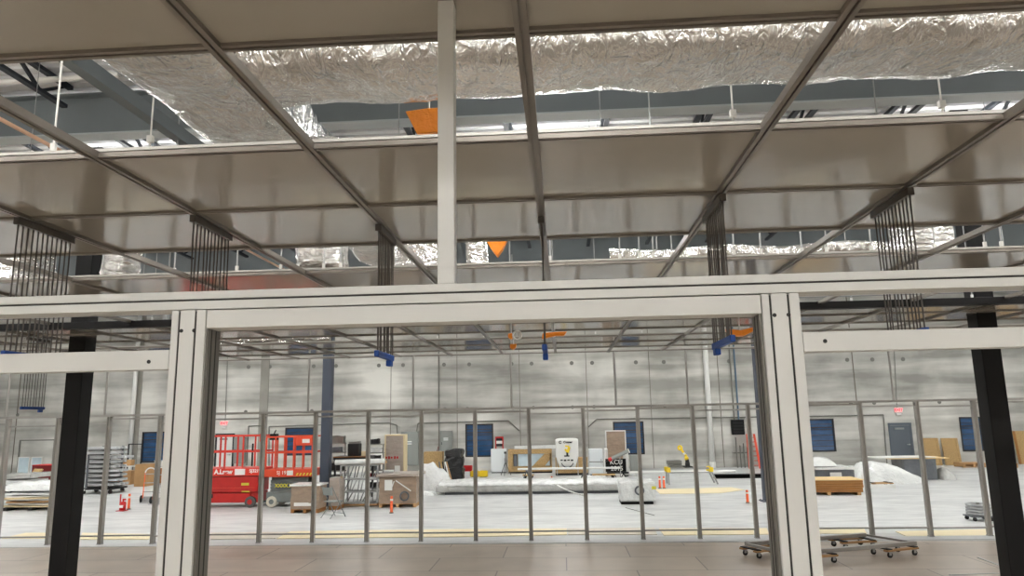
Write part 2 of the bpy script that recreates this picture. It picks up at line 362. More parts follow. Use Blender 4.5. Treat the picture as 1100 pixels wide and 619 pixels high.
# surface conduits on the wall
cb = MB(); cy = WY-.06
def cpt(x, y): p = at(x, y, cy); return (p.x, cy, p.z)
cb.path([cpt(289, 502), cpt(289, 458.5), cpt(418, 454.3), cpt(426, 457), cpt(427, 466)], .03, 6)
cb.path([cpt(447, 466), cpt(449, 455), cpt(546, 452), cpt(558, 463)], .03, 6)
cb.path([cpt(632, 459), cpt(641, 450.5), cpt(820, 448)], .03, 6)
cb.path([cpt(868, 447.5), cpt(949, 445.8), cpt(953, 500)], .03, 6)
cb.path([cpt(265, 500), cpt(267, 458), cpt(282, 457.5)], .03, 6)
struct(cb.build('trim_1', 'conduit'))
exw = MB(); exw.tube(cpt(246, 340), cpt(242, 452), .02, 6); exw.tube(cpt(959, 340), cpt(963.5, 438), .02, 6); exw.tube(cpt(471, 340), cpt(471.5, 463), .03, 6)
struct(exw.build('trim_2', 'conduit'))

# exit signs
for px, py, lab in ((241.5, 455.5, 'small lit red EXIT sign above the black-framed door by the scissor lifts'), (964.5, 441.3, 'small lit red EXIT sign above the slate-grey door on the right')):
    p = at(px, py, WY); t = thing('exit_sign', lab, 'exit sign', (p.x, WY, p.z), 0, 'lit exit signs on the back wall')
    MB().box(-.2, .2, -.09, 0, -.11, .15).build('case', 'exitw', t, .02)
    text('lettering', 'EXIT', .19, 'exitred', t, (0, -.094, .03), bold=.008)
    MB().box(-.13, .13, -.1, -.01, -.24, -.13).build('battery_pack', 'white', t, .015)

# roof: deck, joists, girders
dk = MB(); y = WB
k = 0; pitch = .3
while y < WY-pitch:
    for (a, b2, z) in ((y, y+pitch*.5, ROOF), (y+pitch*.5, y+pitch, ROOF+.06)):
        dk.box(WX0, WX1, a, b2, z, ROOF+.1)
    y += pitch
struct(dk.build('ceiling', 'deck'))
def girder(Y, z0, z1, lab):
    b = MB(); b.box(-30, 30, Y-.02, Y+.02, z0+.03, z1-.03); g = thing('roof_girder', lab, 'roof girder', (0, Y, z0))
    MB().box(-30, 30, -.02, .02, .03, z1-z0-.03).build('web', 'girder', g)
    MB().box(-30, 30, -.16, .16, 0, .03).build('bottom_flange', 'flange', g)
    MB().box(-30, 30, -.16, .16, z1-z0-.03, z1-z0).build('top_flange', 'girder', g)
girder(11.7, 7.7, 8.48, 'grey steel roof girder just past the foil duct, with the white deck behind it')
girder(23.5, 7.5, 8.5, 'deep dark grey steel roof girder further back, filling the second ceiling gap')
def joist():
    t = thing('roof_joist', 'dark open-web roof joist running under the white roof deck', 'roof joist', (0, 0, 0), 0, 'open-web joists under the roof deck')
    MB().box(-.05, .05, 0, 11.3, 8.5, 8.57).build('top_chord', 'joist', t)
    MB().box(-.05, .05, .1, 11.2, 8.12, 8.18).build('bottom_chord', 'joist', t)
    w = MB(); n = 18; d = 11.1/n
    for i in range(n): w.bar((0, .1+i*d, 8.15 if i % 2 else 8.53), (0, .1+(i+1)*d, 8.53 if i % 2 else 8.15), .05, .05, (1, 0, 0))
    w.build('web_diagonals', 'joist', t); return t
j0 = joist(); first = True
for Y in (.15, 11.95):
    n = 13 if Y < 5 else 13
    for i in range(n):
        x = -12.3+i*1.9 if Y < 5 else -12.3+i*1.9
        if first: j0.location = (x, Y, 0); first = False
        else: dup(j0, (x, Y, 0))
# purlin-like channel that slopes away at top left, a bent conduit
p0 = fl(90, 72, 7.0)
b = MB(); b.bar((p0.x, p0.y-.6, 7.0), (p0.x+.05, 11.4, 7.0), .16, .2); tag(b.build('strut_channel', 'girder'), 'pale grey channel beam receding above the ceiling at top left beside the foil duct', 'beam')
q = at(0, 89, 10.9); q2 = at(80, 84, 10.9); q3 = at(100, 80, 10.9); q4 = at(128, 80, 10.9)
b = MB(); b.path([(q.x-3, 10.9, q.z), (q2.x, 10.9, q2.z), (q3.x, 10.9, q3.z), (q4.x, 10.9, q4.z)], .05, 8); tag(b.build('bent_conduit', 'whitepipe'), 'white conduit with a gentle bend hung above the ceiling at top left', 'pipe')
# lamps
lamp = thing('high_bay_lamp', 'long white high-bay lamp under the roof deck', 'lamp', (0, 0, 0), 0, 'high-bay lamps under the roof')
MB().box(-1.2, 1.2, -.22, .22, .02, .1).build('housing', 'white', lamp, .01)
MB().box(-1.16, 1.16, -.19, .19, 0, .018).build('diffuser', 'diff', lamp)
MB().box(-1.1, 1.1, -.08, .08, .102, .115).build('added_uplight', 'diff', lamp)  # glowing strip added on top to brighten deck, girders and foil
MB().tube((-.9, 0, .1), (-.9, 0, 1.18), .01, 6).build('suspension_wire', 'steel', lamp); MB().tube((.9, 0, .1), (.9, 0, 1.18), .01, 6).build('suspension_wire', 'steel', lamp)
LP = []
for Y in (-9, -6, -3, .6, 7.6, 14.2, 19, 26.5, 33.5):  # rows behind camera and above the ceiling added to light frame, foil, deck
    for X in (-26, -17.5, -8.9, 0, 8.7, 17.5, 27): 
        LP.append((X, Y, 7.42))
for i, p in enumerate(LP):
    if i == 0: lamp.location = p
    else: dup(lamp, p)

# ------------------------------------------------------------ foil ducts
def ductmesh(p0, L, axis, w, h, z, seed, step=.05):
    """rounded rectangular insulated duct along x or y; cross section w x h, bottom at z"""
    b = MB(); n = 72; m_ = int(L/step)
    for i in range(m_+1):
        t = i/m_*L
        sag = .018*math.sin(t*5.1+seed)
        for j in range(n):
            a = 2*PI*j/n; e = .58
            cx = abs(math.cos(a))**e*math.copysign(1, math.cos(a))*w/2; cz = abs(math.sin(a))**e*math.copysign(1, math.sin(a))*h/2
            q = Vector((t, cx, cz)); k_ = min(1, min(w, h)/.5); nn = k_*.62*(noise.noise(q*1.8+Vector((seed, 0, 0)))*.04+abs(noise.noise(Vector((t*6+cx*2, cx*3, cz*3))))*.035+abs(noise.noise(Vector((t*2.5-cx*3, cx*7, cz*5+seed))))*.04-abs(noise.noise(Vector((t*12, cx*9+t*3, cz*9))))*.02)
            rr = Vector((cx, cz)).normalized(); cx += rr.x*nn; cz += rr.y*nn+sag
            P = Vector((p0[0]+t, p0[1]+cx, z+h/2+cz)) if axis == 'x' else Vector((p0[0]+cx, p0[1]+t, z+h/2+cz))
            b.v.append(tuple(P))
    for i in range(m_):
        for j in range(n):
            f = (i*n+j, i*n+(j+1) % n, (i+1)*n+(j+1) % n, (i+1)*n+j); b.f.append(f if axis == 'y' else f[::-1])
    b.f.append(tuple(range(n))); b.f.append(tuple(range(m_*n, m_*n+n))[::-1])
    return b
du = thing('foil_duct', 'large foil-wrapped air duct across the top of the picture, turning away at its left', 'air duct', (0, 0, 5.55))
ductmesh((-3.0, 6.02), 13.5, 'x', .95, .62, .05, 3.).build('main_run', 'foil', du, smooth=True)
ductmesh((-3.2, 4.9), 9.6, 'y', 1.05, .66, .0, 8.).build('branch_run', 'foil', du, smooth=True)
for x in (-1.6, 1.2, 4.4, 7.4): MB().tube((x, 6.58, .3), (x, 6.58, 2.9), .01, 6).build('duct_hanger', 'steel', du)
# short collars dropping to the filter boxes, and flexible foil hose lying on the panels
def drop(px, py, Y, r, lab, z0=4.22, z1=5.6):
    p = at(px, py, Y); t = tag(ductmesh((0, 0), z1-z0, 'x', 2*r, 2*r, -r, px, .05).build('foil_collar', 'foil', smooth=True), lab, 'air duct', 'foil drop ducts above the ceiling')
    t.rotation_euler = (0, -PI/2, 0); t.location = (p.x, Y, z0); return t
drop(132, 281, 8.6, .19, 'short foil drop duct in the second ceiling gap, left of the second rod rack')
drop(18, 283, 8.3, .36, 'wide foil drop duct at the left edge behind the leftmost rod rack')
drop(452, 272, 9.2, .3, 'foil drop duct in the second ceiling gap just left of the white upright')
drop(512, 276, 9.4, .14, 'thin foil drop duct in the second ceiling gap just right of the white upright')
drop(990, 262, 8.4, .28, 'foil drop duct in the second ceiling gap behind the rightmost rod rack')
drop(352, 136, 7.3, .24, 'foil drop duct in the first ceiling gap, left of the orange sheet')
a, b_ = at(655, 272, 7.4), at(975, 262, 7.4)
t = ductmesh((a.x, 7.4), b_.x-a.x, 'x', .16, .13, 4.22, 2, .05).build('foil_hose', 'foil', smooth=True); tag(t, 'foil-wrapped hose lying on the ceiling panels behind the second gap, right of centre', 'air duct')
t = ductmesh((-7.6, 15.2), 2.6, 'x', .2, .15, 4.2, 5, .05).build('foil_hose', 'foil', smooth=True); tag(t, 'foil-wrapped hose seen through the farthest ceiling gap at left', 'air duct')
t = ductmesh((-6.9, 13.9), 2.4, 'x', .2, .13, 4.22, 6, .05).build('foil_hose', 'foil', smooth=True); tag(t, 'foil-wrapped hose seen just above the door opening at left, nearer than the last gap', 'air duct')
# copper pipe
pa, pb2 = fl(0, 128, 5.0), fl(57, 158, 5.0)
xx = (pa.x+pb2.x)/2; tag(MB().tube((xx, 2.2, 5.0), (xx, 15, 5.0), .017, 10).build('copper_pipe', 'copper', smooth=True), 'thin copper-coloured pipe running away above the ceiling at left', 'pipe')

# ------------------------------------------------------------ suspended clean-room ceiling
CZ = 4.137; PX = 1.22; X0 = -.1107; RY = 1.1; Y0 = 2.59
sc = thing('suspended_ceiling', 'suspended ceiling grid of glossy grey-brown panels with open rows', 'suspended ceiling', (0, 0, CZ))
ks = range(-9, 11); rows = range(-1, 13); gaps = {0, 3, 6, 9, 12}
YA, YB = Y0+RY*rows[0], Y0+RY*13
def bar_profile(w, zb, zt): # tee-slotted extrusion: groove underneath
    g = .006; return [(-w/2, zb), (-g, zb), (-g, zb+.012), (g, zb+.012), (g, zb), (w/2, zb), (w/2, zt), (-w/2, zt)]
ry = Matrix.Rotation(-PI/2, 4, 'X')   # local z -> world y
for k in ks:
    T = Matrix(((1, 0, 0, X0+k*PX), (0, 0, 1, YA), (0, 1, 0, 0), (0, 0, 0, 1)))
    MB().prism(bar_profile(.056, -.024, .018), T, YB-YA).build('runner', 'gridbar', sc)
for r in range(rows[0], 14):
    for k in ks[:-1]:
        xa = X0+k*PX+.028; T = Matrix(((0, 0, 1, xa), (1, 0, 0, Y0+r*RY), (0, 1, 0, 0), (0, 0, 0, 1)))
        if r == rows[0] or k == ks[0]: cb_ = None
    b = MB()
    for k in ks[:-1]:
        T = Matrix(((0, 0, 1, X0+k*PX+.028), (1, 0, 0, Y0+r*RY), (0, 1, 0, 0), (0, 0, 0, 1))); b.prism(bar_profile(.05, -.016, .01), T, PX-.056)
    b.build('cross_bar', 'gridbar', sc)
npan = 0
for r in rows:
    if r in gaps: continue
    for k in ks[:-1]:
        xm = X0+(k+.5)*PX; ym = Y0+(r+.5)*RY
        if abs(xm) > 3.6+ym*.75: continue
        tz = R.uniform(-.002, .002)
        po = MB().box(xm-PX/2+.028, xm+PX/2-.028, ym-RY/2+.025, ym+RY/2-.025, .0+tz, .02+tz).build('ceiling_panel', 'panel', sc); npan += 1
        po.data.materials.append(M['backing']); po.data.polygons[1].material_index = 1
# paler strips standing for light on the bars beside every open row
for g in gaps:
    MB().box(X0+ks[0]*PX, X0+ks[-1]*PX, Y0+(g+1)*RY-.02, Y0+(g+1)*RY+.02, .0185, .036).build('gap_edge_lit_strip', 'gridlit', sc)
    MB().box(X0+ks[0]*PX, X0+ks[-1]*PX, Y0+g*RY-.02, Y0+g*RY+.02, .0185, .032).build('gap_edge_lit_strip', 'gridlit', sc)
# threaded hanger rods with turnbuckles
hr0 = None
hp = [(870, 52, Y0), (275, 78, Y0)]+[(px, py, Y0+RY) for px, py in ((58, 152),)]
hp += [(px, 278, Y0+4*RY) for px in (60, 111, 188, 255, 302, 320, 348, 366, 591, 666, 687, 702, 722, 789, 818, 862, 889, 937, 1006, 1060, 1078)]
hp += [(px, 325, Y0+7*RY) for px in (130, 165, 915, 955, 1045)]+[(px, 367, Y0+10*RY) for px in (262, 300, 470, 520, 640, 690)]
hs0 = None
STZ = 5.3
for yy in (Y0+4*RY, Y0+7*RY, Y0+10*RY):
    st_ = thing('strut_channel', 'thin steel strut channel carrying hanger rods above the ceiling', 'strut', (0, yy, STZ), 0, 'strut channels above the suspended ceiling')
    MB().box(-9, 9, -.02, .02, 0, .04).build('channel', 'steel', st_)
    for x in ([at(px, 131, yy).x for px in (163, 573, 788, 1014)] if yy < 8 else (-8.2, 0.7, 8.2)):
        tr = MB().tube((x, 0, .04), (x, 0, ROOF-STZ), .009 if yy < 8 else .006, 6).build('tie_rod', 'whitepipe' if yy < 8 else 'steel', st_)
        if yy < 8: MB().box(x-.03, x+.03, -.025, .025, .29, .36).build('rod_coupler', 'whitepipe', tr)
for px, py, yy in hp:
    x = at(px, py, yy).x; b = (x, yy, CZ+.0365); lng = yy < 4
    key = lng
    if hr0 is None: hr0 = {}
    if key not in hr0:
        hr0[key] = thing('hanger_rod', 'long thin white hanger rod in the first open ceiling row' if lng else 'thin hanger rod in one of the farther open ceiling rows', 'hanger rod', b, 0, 'long hanger rods in the first gap' if lng else 'short hanger rods in the farther gaps')
        MB().tube((0, 0, .03), (0, 0, (ROOF if lng else STZ)-CZ-.037), .0055 if lng else .0075, 6).build('rod', 'whitepipe' if lng else 'steel', hr0[key]); MB().box(-.014, .014, -.01, .01, 0, .05).build('clevis', 'white', hr0[key])
    else: dup(hr0[key], b)

# orange plastic covers
def orange(px0, py0, px1, py1, pts, Y, lab):
    p = at((px0+px1)/2, py0, Y); sc_ = Y/FPX*1.02
    t = thing('orange_cover', lab, 'plastic cover', (p.x, Y, p.z), 0, None)
    b = MB(); cx, cy_ = (px0+px1)/2, py0; n = len(pts)
    fr = []; bk = []
    for (x, y) in pts:
        X_ = (x-cx)*sc_; Z_ = -(y-cy_)*sc_; fr.append((X_, -.05+.015*math.sin(X_*30), Z_)); bk.append((X_*.96, .07, Z_))
    b.add(fr+bk, [tuple(range(n)), tuple(range(n, 2*n))[::-1]]+[(i, n+i, n+(i+1) % n, (i+1) % n) for i in range(n)])
    b.build('bag', 'orange', t, .01)
    MB().tube((0, .01, -.02), (0, .01, max(.3, 5.6-p.z)), .012, 6).build('hanger', 'steel', t); return t
orange(435, 119, 486, 147, [(435, 121), (460, 118), (486, 117), (484, 147), (466, 146), (448, 148)], 7.2, 'orange plastic sheet hanging under the big foil duct beside the white upright')
orange(521, 257, 547, 277, [(521, 257), (534, 258), (547, 256), (540, 269), (534, 277), (528, 269)], 8.2, 'orange pointed plastic cover in the second ceiling gap right of the white upright')
for (a, lab) in (([(546, 359), (550, 358), (552, 362), (549, 365), (546, 363)], 'small orange cover with a white strap loop, above the door opening'),
                 ([(548, 370), (555, 370), (554, 374), (551, 376), (548, 374)], 'tiny orange cover just above the back wall, under the orange tag with the white loop'),
                 ([(583, 358), (596, 357), (609, 357), (606, 361), (597, 361), (588, 363), (582, 364)], 'long orange cover hanging behind the central blue-ended rod rack'),
                 ([(780, 353), (795, 355), (809, 352), (807, 357), (798, 361), (788, 361), (781, 357)], 'orange cover behind the blue-ended rod rack beside the right post')):
    xs_ = [q[0] for q in a]; o_ = orange(min(xs_), a[0][1], max(xs_), a[-1][1], a, 10.4 if a[0][0] != 548 else 12.9, lab)
lo = at(556, 361, 10.4); b = MB(); b.torus((0, 0, 0), .06, .014, 'y', 18, 6); oc = [x for x in bpy.data.objects if x.get('label', '').startswith('small orange cover with')][0]; o = b.build('strap_loop', 'white', oc, smooth=True); o.location = Vector((lo.x, 10.32, lo.z))-oc.location

# rod racks hung from the runners
def rack(x, ya, yb, n, zb, lab, blue, grp='hanging rod racks'):
    t = thing('rod_rack', lab, 'hanging rack', (x, ya, CZ-.032), 0, grp); L = yb-ya; Hh = CZ-.032-zb
    MB().box(-.022, .022, -.02, L+.02, -.05, 0).build('top_channel', 'rod', t)
    b0 = 0
    for i in range(n):
        y = L*i/(n-1); MB().tube((0, y, -.05), (R.uniform(-.008, .008), y, -Hh+.0), .0052, 6).build('hanging_rod', 'rod', t)
    if blue:
        MB().box(-.018, .018, -.02, L+.02, -Hh-.045, -Hh).build('blue_clamp', 'bluetape', t, .006)
        MB().box(-.02, .02, L-.11, L-.03, -Hh-.09, -Hh-.045).build('clamp_tab', 'bluetape', t, .006)
    else: MB().box(-.012, .012, -.02, L+.02, -Hh-.03, -Hh).build('bottom_clip', 'bluetape', t)
    return t
K = lambda k: X0+PX*k
rack(K(-3)-.0, 4.69, 5.24, 12, 3.17, 'leftmost hanging rack of thin dark rods at the left edge, ending behind the left rail', 1)
rack(K(-2), 4.79, 5.33, 11, 3.5, 'hanging rack of thin dark rods, second from the left, above the long beam', 0)
rack(K(-1), 5.2, 5.66, 11, 3.16, 'hanging rack of dark rods with a blue clamp left of the door opening centre', 1)
rack(K(0), 5.15, 5.5, 9, 3.17, 'rod rack seen edge-on in the middle with a narrow blue clamp', 1)
rack(K(1), 4.75, 5.3, 11, 3.16, 'hanging rack of dark rods with a blue clamp near the right post', 1)
rack(K(2), 4.77, 5.31, 11, 3.18, 'rightmost hanging rack of thin dark rods, above the right rail', 0)
rack(K(-7)-.05, 11.3, 11.8, 9, 2.98, 'small far rod rack with a thin blue bar left of the near left black column', 1)

# ------------------------------------------------------------ foreground extrusion frame
FY = 2.35; FD = .097
fr = thing('extrusion_frame', 'white slotted aluminium doorway frame in the foreground with long top beam and side rails', 'frame', (0, FY, 2.0))
def slot_profile(w, d, slots, sd=.012, sw=.0068):
    """front face at y=0, going +y to d; slots = list of x positions on the front/back; one slot on each side"""
    p = [(-w/2, 0)]
    for s in slots: p += [(s-sw/2, 0), (s-sw/2, sd), (s+sw/2, sd), (s+sw/2, 0)]
    p += [(w/2, 0)]
    for yy in (d*.33, d*.66): p += [(w/2, yy-.002), (w/2-.006, yy-.002), (w/2-.006, yy+.002), (w/2, yy+.002)]
    p += [(w/2, d), (-w/2, d)]
    for yy in (d*.66, d*.33): p += [(-w/2, yy+.002), (-w/2+.006, yy+.002), (-w/2+.006, yy-.002), (-w/2, yy-.002)]
    return p
zb0 = 3.036-2.0
def upright(xc, name='post', z0=-2.0+.006, z1=zb0, w=.118, slots=(-.0325, .0245), d=FD):
    T = Matrix(((1, 0, 0, xc), (0, 1, 0, 0), (0, 0, 1, z0), (0, 0, 0, 1)))
    o = MB().prism(slot_profile(w, d, slots), T, z1-z0).build(name, 'alu', fr, .0012); return o
pL = upright(-1.249); pR = upright(.709)
upright(-2.75); upright(2.2)
for po, xc in ((pL, -1.249), (pR, .709)):
    for dx in (-.0225, .0215):
        MB().tube((xc+dx, -.001, .966), (xc+dx, .001, .966), .0066, 14).build('bolt_hole', 'hole', po)
    g = MB()
    for s in (-.0325, .0245): g.box(xc+s-.0032, xc+s+.0032, .003, .0118, -1.99, zb0-.004)
    g.build('slot_shade_strip', 'groove', po)  # dark strip painted as shade deep in the slot
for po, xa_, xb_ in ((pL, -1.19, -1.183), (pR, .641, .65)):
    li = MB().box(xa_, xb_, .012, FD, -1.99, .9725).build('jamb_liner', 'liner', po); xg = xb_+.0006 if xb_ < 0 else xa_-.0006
    for y_ in (.035, .066): MB().box(min(xg, xg-.0004), max(xg, xg+.0004), y_-.003, y_+.003, -1.99, .97).build('liner_slot_shade', 'groove', li)  # thin dark strips drawn as slot shade on the flat liner
# top beam (two strips with a groove), header panel, side rails, centre upright
def rail(name, x0, x1, z0, z1, y=0., d=FD, slots=(), bev=.0012):
    w = z1-z0; T = Matrix(((0, 0, 1, x0), (0, 1, 0, y), (-1, 0, 0, (z0+z1)/2), (0, 0, 0, 1)))
    return MB().prism(slot_profile(w, d, slots) if slots is not None else [(-w/2, 0), (w/2, 0), (w/2, d), (-w/2, d)], T, x1-x0).build(name, 'alu', fr, bev)
tb_ = rail('top_beam', -3.4, 3.0, 3.038-2, 3.1-2, 0, FD, (-.001,))
MB().box(-3.39, 2.99, .003, .0118, 1.07-.0032, 1.07+.0032).build('slot_shade_strip', 'groove', tb_)
rail('header_rail', -1.188, .648, 2.9735-2, 3.034-2, .004, FD-.01, ())
rail('side_rail', -2.69, -1.31, 2.838-2, 2.903-2, .002, .06, ())
rail('side_rail', .77, 2.14, 2.847-2, 2.909-2, .002, .06, ())
for (px, py) in ((159.5, 388.7), (886.5, 366.5)):
    p = at(px, py, FY); MB().tube((p.x, .0005, p.z-2), (p.x, .003, p.z-2), .0066, 14).build('bolt_hole', 'hole', fr)
T = Matrix(((1, 0, 0, -.373), (0, 1, 0, .004), (0, 0, 1, 1.1005), (0, 0, 0, 1)))
MB().prism([(-.0285, 0), (.0285, 0), (.0285, .06), (-.0285, .06)], T, CZ-.003-3.1005).build('centre_upright', 'alu', fr, .003)

# ------------------------------------------------------------ black columns and black beam
def column(name, x, Y, w, d, z1, m_, lab):
    t = thing(name, lab, 'column', (x, Y, 0))
    MB().box(-w/2, w/2, -d/2, d/2, .0, z1).build('shaft', m_, t, .012)
    MB().box(-w/2-.1, w/2+.1, -d/2-.1, d/2+.1, 0, .02).build('base_plate', m_, t)
    b = MB()
    for a in (-1, 1):
        for c in (-1, 1): b.tube((a*(w/2+.05), c*(d/2+.05), .02), (a*(w/2+.05), c*(d/2+.05), .05), .02, 6)
    b.build('anchor_bolt', 'steel', t)
    return t
column('steel_column', -8.11, 11.8, .29, .3, 7.5, 'black', 'near black steel column on the left, beside the left rail')
column('steel_column', 6.63, 11.8, .29, .3, 7.5, 'black', 'near black steel column at the right edge')
column('steel_column', -7.66, 23.6, .3, .3, 7.5, 'bluegrey', 'far blue-grey steel column behind the scissor lifts')
column('steel_column', 6.27, 23.6, .3, .3, 7.5, 'bluegrey', 'far dark column partly hidden behind the right post')
bb = thing('black_beam', 'black steel tube running across at ceiling height between the near columns', 'beam', (0, 10.02, 4.045))
MB().box(-14, 13, 0, .12, 0, .1).build('tube', 'black', bb, .005)
b = MB()
for x in (-12, -9.3, -5.7, -2.3, 1.4, 4.6, 9): b.box(x-.03, x+.03, .03, .09, .1, .3).tube((x, .06, .3), (x, .06, 3.5), .01, 6)
b.build('beam_hanger', 'steel', bb)

# ------------------------------------------------------------ stud partition
SD, SX0, SS, SLT = 16.475, -11.734, 1.22, .0176
pt = thing('partition_frame', 'grey aluminium stud partition standing across the hall without its panels', 'partition', (0, SD, 0))
SH = 2.9
def sy(x): return (x-SX0)/SS*SLT
kk = list(range(-3, 20))
for k in kk:
    x = SX0+SS*k; y = sy(x)
    MB().box(x-.042, x-.012, y-.05, y+.05, .03, SH-.05).box(x-.012, x+.012, y-.035, y+.035, .03, SH-.05).box(x+.012, x+.042, y-.05, y+.05, .03, SH-.05).build('stud', 'stud', pt)
    MB().box(x-.05, x+.05, y-.06, y+.06, .006, .03).build('foot_plate', 'steel', pt)
xa, xb = SX0+SS*kk[0], SX0+SS*kk[-1]
MB().bar((xa-.1, sy(xa), SH-.025), (xb+.1, sy(xb), SH-.025), .11, .05).build('top_track', 'stud', pt)
low = {}
for k in kk[:-1]:
    a = SX0+SS*k+.042; c = a+SS-.084; z = SH-(.2 if k < 1 or k in (2,) else .13 if k < 6 else .12); z += .04*math.sin(k*1.9)
    if k == 1: z = SH-.1
    MB().bar((a, sy(a), z), (c, sy(c), z), .05, .035).build('upper_rail', 'stud', pt)
    if k not in (13,): MB().bar((a, sy(a), .19+.01*math.sin(k*2.3)), (c, sy(c), .19+.01*math.sin(k*2.3)), .05, .03).build('lower_rail', 'stud', pt)
for px in (8, 112.5, 220, 329.5, 442.7, 549, 662.5, 741.5, 870, 967):
    x = at(px, 437, SD).x; MB().tube((x, sy(x), SH), (x, sy(x), CZ-.03), .026 if px != 870 else .02, 8).build('hanger_strut', 'stud', pt)
struct(MB().bar((xa-4, SD-.15, .004+.006), (xb+2, SD-.15+.3, .004+.006), .5, .006).build('trim_3', mat('pale_track_strip', S(196, 198, 198), .4)))

# tan boards lying on the floor beyond the studs
def sheet(pts, m_, lab, z=.0, th=.012):
    P = [fl(x, y, 0) for x, y in pts]; c = sum(P, Vector())/len(P); n = len(P); b = MB()
    b.add([(p.x-c.x, p.y-c.y, 0) for p in P]+[(p.x-c.x, p.y-c.y, th) for p in P], [tuple(range(n))[::-1], tuple(range(n, 2*n))]+[(i, (i+1) % n, n+(i+1) % n, n+i) for i in range(n)])
    o = b.build('floor_board', m_, loc=(c.x, c.y, .001+z)); return tag(o, lab, 'board', 'tan boards on the floor')
sheet([(2, 579), (49, 579), (49, 573), (28, 573)], 'tan', 'tan floor board behind the partition, leftmost, left of the near black column')
sheet([(86, 580), (160, 580), (162, 574.5), (88, 573)], 'tan', 'tan floor board behind the partition between the near black column and the left post')
sheet([(226, 580), (296, 579), (310, 572), (226, 573)], 'tanlight', 'faded beige floor board behind the partition just right of the left post')
sheet([(297, 579.3), (395, 578), (395, 570.3), (312, 571.5)], 'tan', 'tan floor board in front of the folding chair')
sheet([(396, 578), (511, 577), (511, 569), (396, 570.3)], 'tan', 'long tan floor board behind the partition in front of the orange marker post')
sheet([(512, 577), (609, 575), (609, 568.5), (512, 569)], 'tan', 'tan floor board behind the partition in the middle of the doorway')
sheet([(610, 575), (706, 575), (703, 567.5), (610, 568.5)], 'tanlight', 'faded beige floor board behind the partition right of the doorway centre')
sheet([(713, 575.5), (826, 574.5), (824, 568), (708, 568.5)], 'tan', 'tan floor board behind the partition left of the right post')
sheet([(876, 573.5), (931, 574), (928, 567.8), (874, 568)], 'tan', 'short tan floor board just right of the right post')
sheet([(974, 577), (1064, 576), (1062, 569), (962, 571.5)], 'tan', 'tan floor board behind the partition at the right by the near black column')
sheet([(709, 531), (775, 530), (800, 526.5), (786, 524), (704, 526)], 'tan', 'tan board lying far back by the two orange marker posts')

# ------------------------------------------------------------ dollies with a profile frame, right foreground
rz_ = .15
A = fl(801, 585, .2); B = fl(929, 575, .2); Cc = fl(983, 584, .2); D = A+(Cc-B)
ff = thing('roller_base', 'long rectangular aluminium profile frame resting on four dollies on the brown floor', 'frame', (0, 0, 0))
b = MB()
def prof(p, q, w=.09, h=.07, nm='long_rail'):
    p = Vector((p.x, p.y, .2075)); q = Vector((q.x, q.y, .2075)); bq = MB(); bq.bar(p, q, w, h); o = bq.build(nm, 'stud', ff, .006)
    d = (q-p).normalized(); sxv = d.cross(Vector((0, 0, 1)));
    MB().bar(p-sxv*(-w/2)+sxv*.0, q+sxv*(w/2), .004, .012).build('slot', 'groove', o) if False else None
prof(D, Cc); prof(A, B)
dirx = (B-A).normalized(); diry = (D-A).normalized()
prof(A+diry*.05, D-diry*.05, .06, .05, 'end_rail'); prof(B+diry*.05, Cc-diry*.05, .03, .04, 'end_rail')
def make_dolly(lab):
    t = thing('dolly', lab, 'dolly', (0, 0, 0), 0, 'dollies under the profile frame')
    b = MB(); b.box(-.38, .38, -.24, -.14, .115, .145).build('side_board', 'card', t, .004); MB().box(-.38, .38, .14, .24, .115, .145).build('side_board', 'card', t, .004)
    MB().box(-.36, -.26, -.24, .24, .146, .165).build('cross_pad', 'rubber', t, .006); MB().box(.26, .36, -.24, .24, .146, .165).build('cross_pad', 'rubber', t, .006)
    for sx_ in (-1, 1):
        for s2 in (-1, 1):
            c = MB(); cx, cy2 = sx_*.3, s2*.19
            c.box(cx-.05, cx+.05, cy2-.035, cy2+.035, .107, .114); c.box(cx-.02, cx+.035, cy2-.026, cy2-.02, .045, .107); c.box(cx-.02, cx+.035, cy2+.02, cy2+.026, .045, .107)
            o = c.build('caster', 'steel', t); MB().tube((cx+.015, cy2-.017, .05), (cx+.015, cy2+.017, .05), .05, 18).build('wheel', 'rubber', o)
    return t
dl = make_dolly('dolly under the left corner of the profile frame, left of the right post'); ang = math.atan2(dirx.y, dirx.x)
def dolly_at(o, p, rz): o.location = (p.x, p.y, .006); o.rotation_euler = (0, 0, rz)
dolly_at(dl, A+dirx*.25+diry*.18, ang+.1)
dolly_at(dup(dl, (0, 0, 0), 0, 'dolly under the far rail of the profile frame, just right of the right post'), B-dirx*.42+diry*.1, ang-.1)
dolly_at(dup(dl, (0, 0, 0), 0, 'dolly under the front right corner of the profile frame'), Cc-dirx*.42+diry*(-.1), ang+.05)
dolly_at(dup(dl, (0, 0, 0), 0, 'dolly under the front left corner of the profile frame, half hidden by the right post'), D+dirx*.55-diry*.1, ang)
p, q = fl(1051, 599, .012), fl(1075, 608, .012); b = MB(); b.bar(p, q, .05, .012); tag(b.build('thin_strip', 'alu'), 'thin pale strip lying on the brown floor beside the right black column', 'strip')
p, q = fl(1020, 617.6, .012), fl(1074, 616, .012); b = MB(); b.bar(p, q, .035, .012); tag(b.build('thin_strip', 'alu'), 'thin pale strip on the brown floor along the bottom edge at right', 'strip')

# ============ ITEMS ============
def sc_at(Y): return Y/FPX
def base(px, py): p = fl(px, py, 0); return p
PITEMS = []
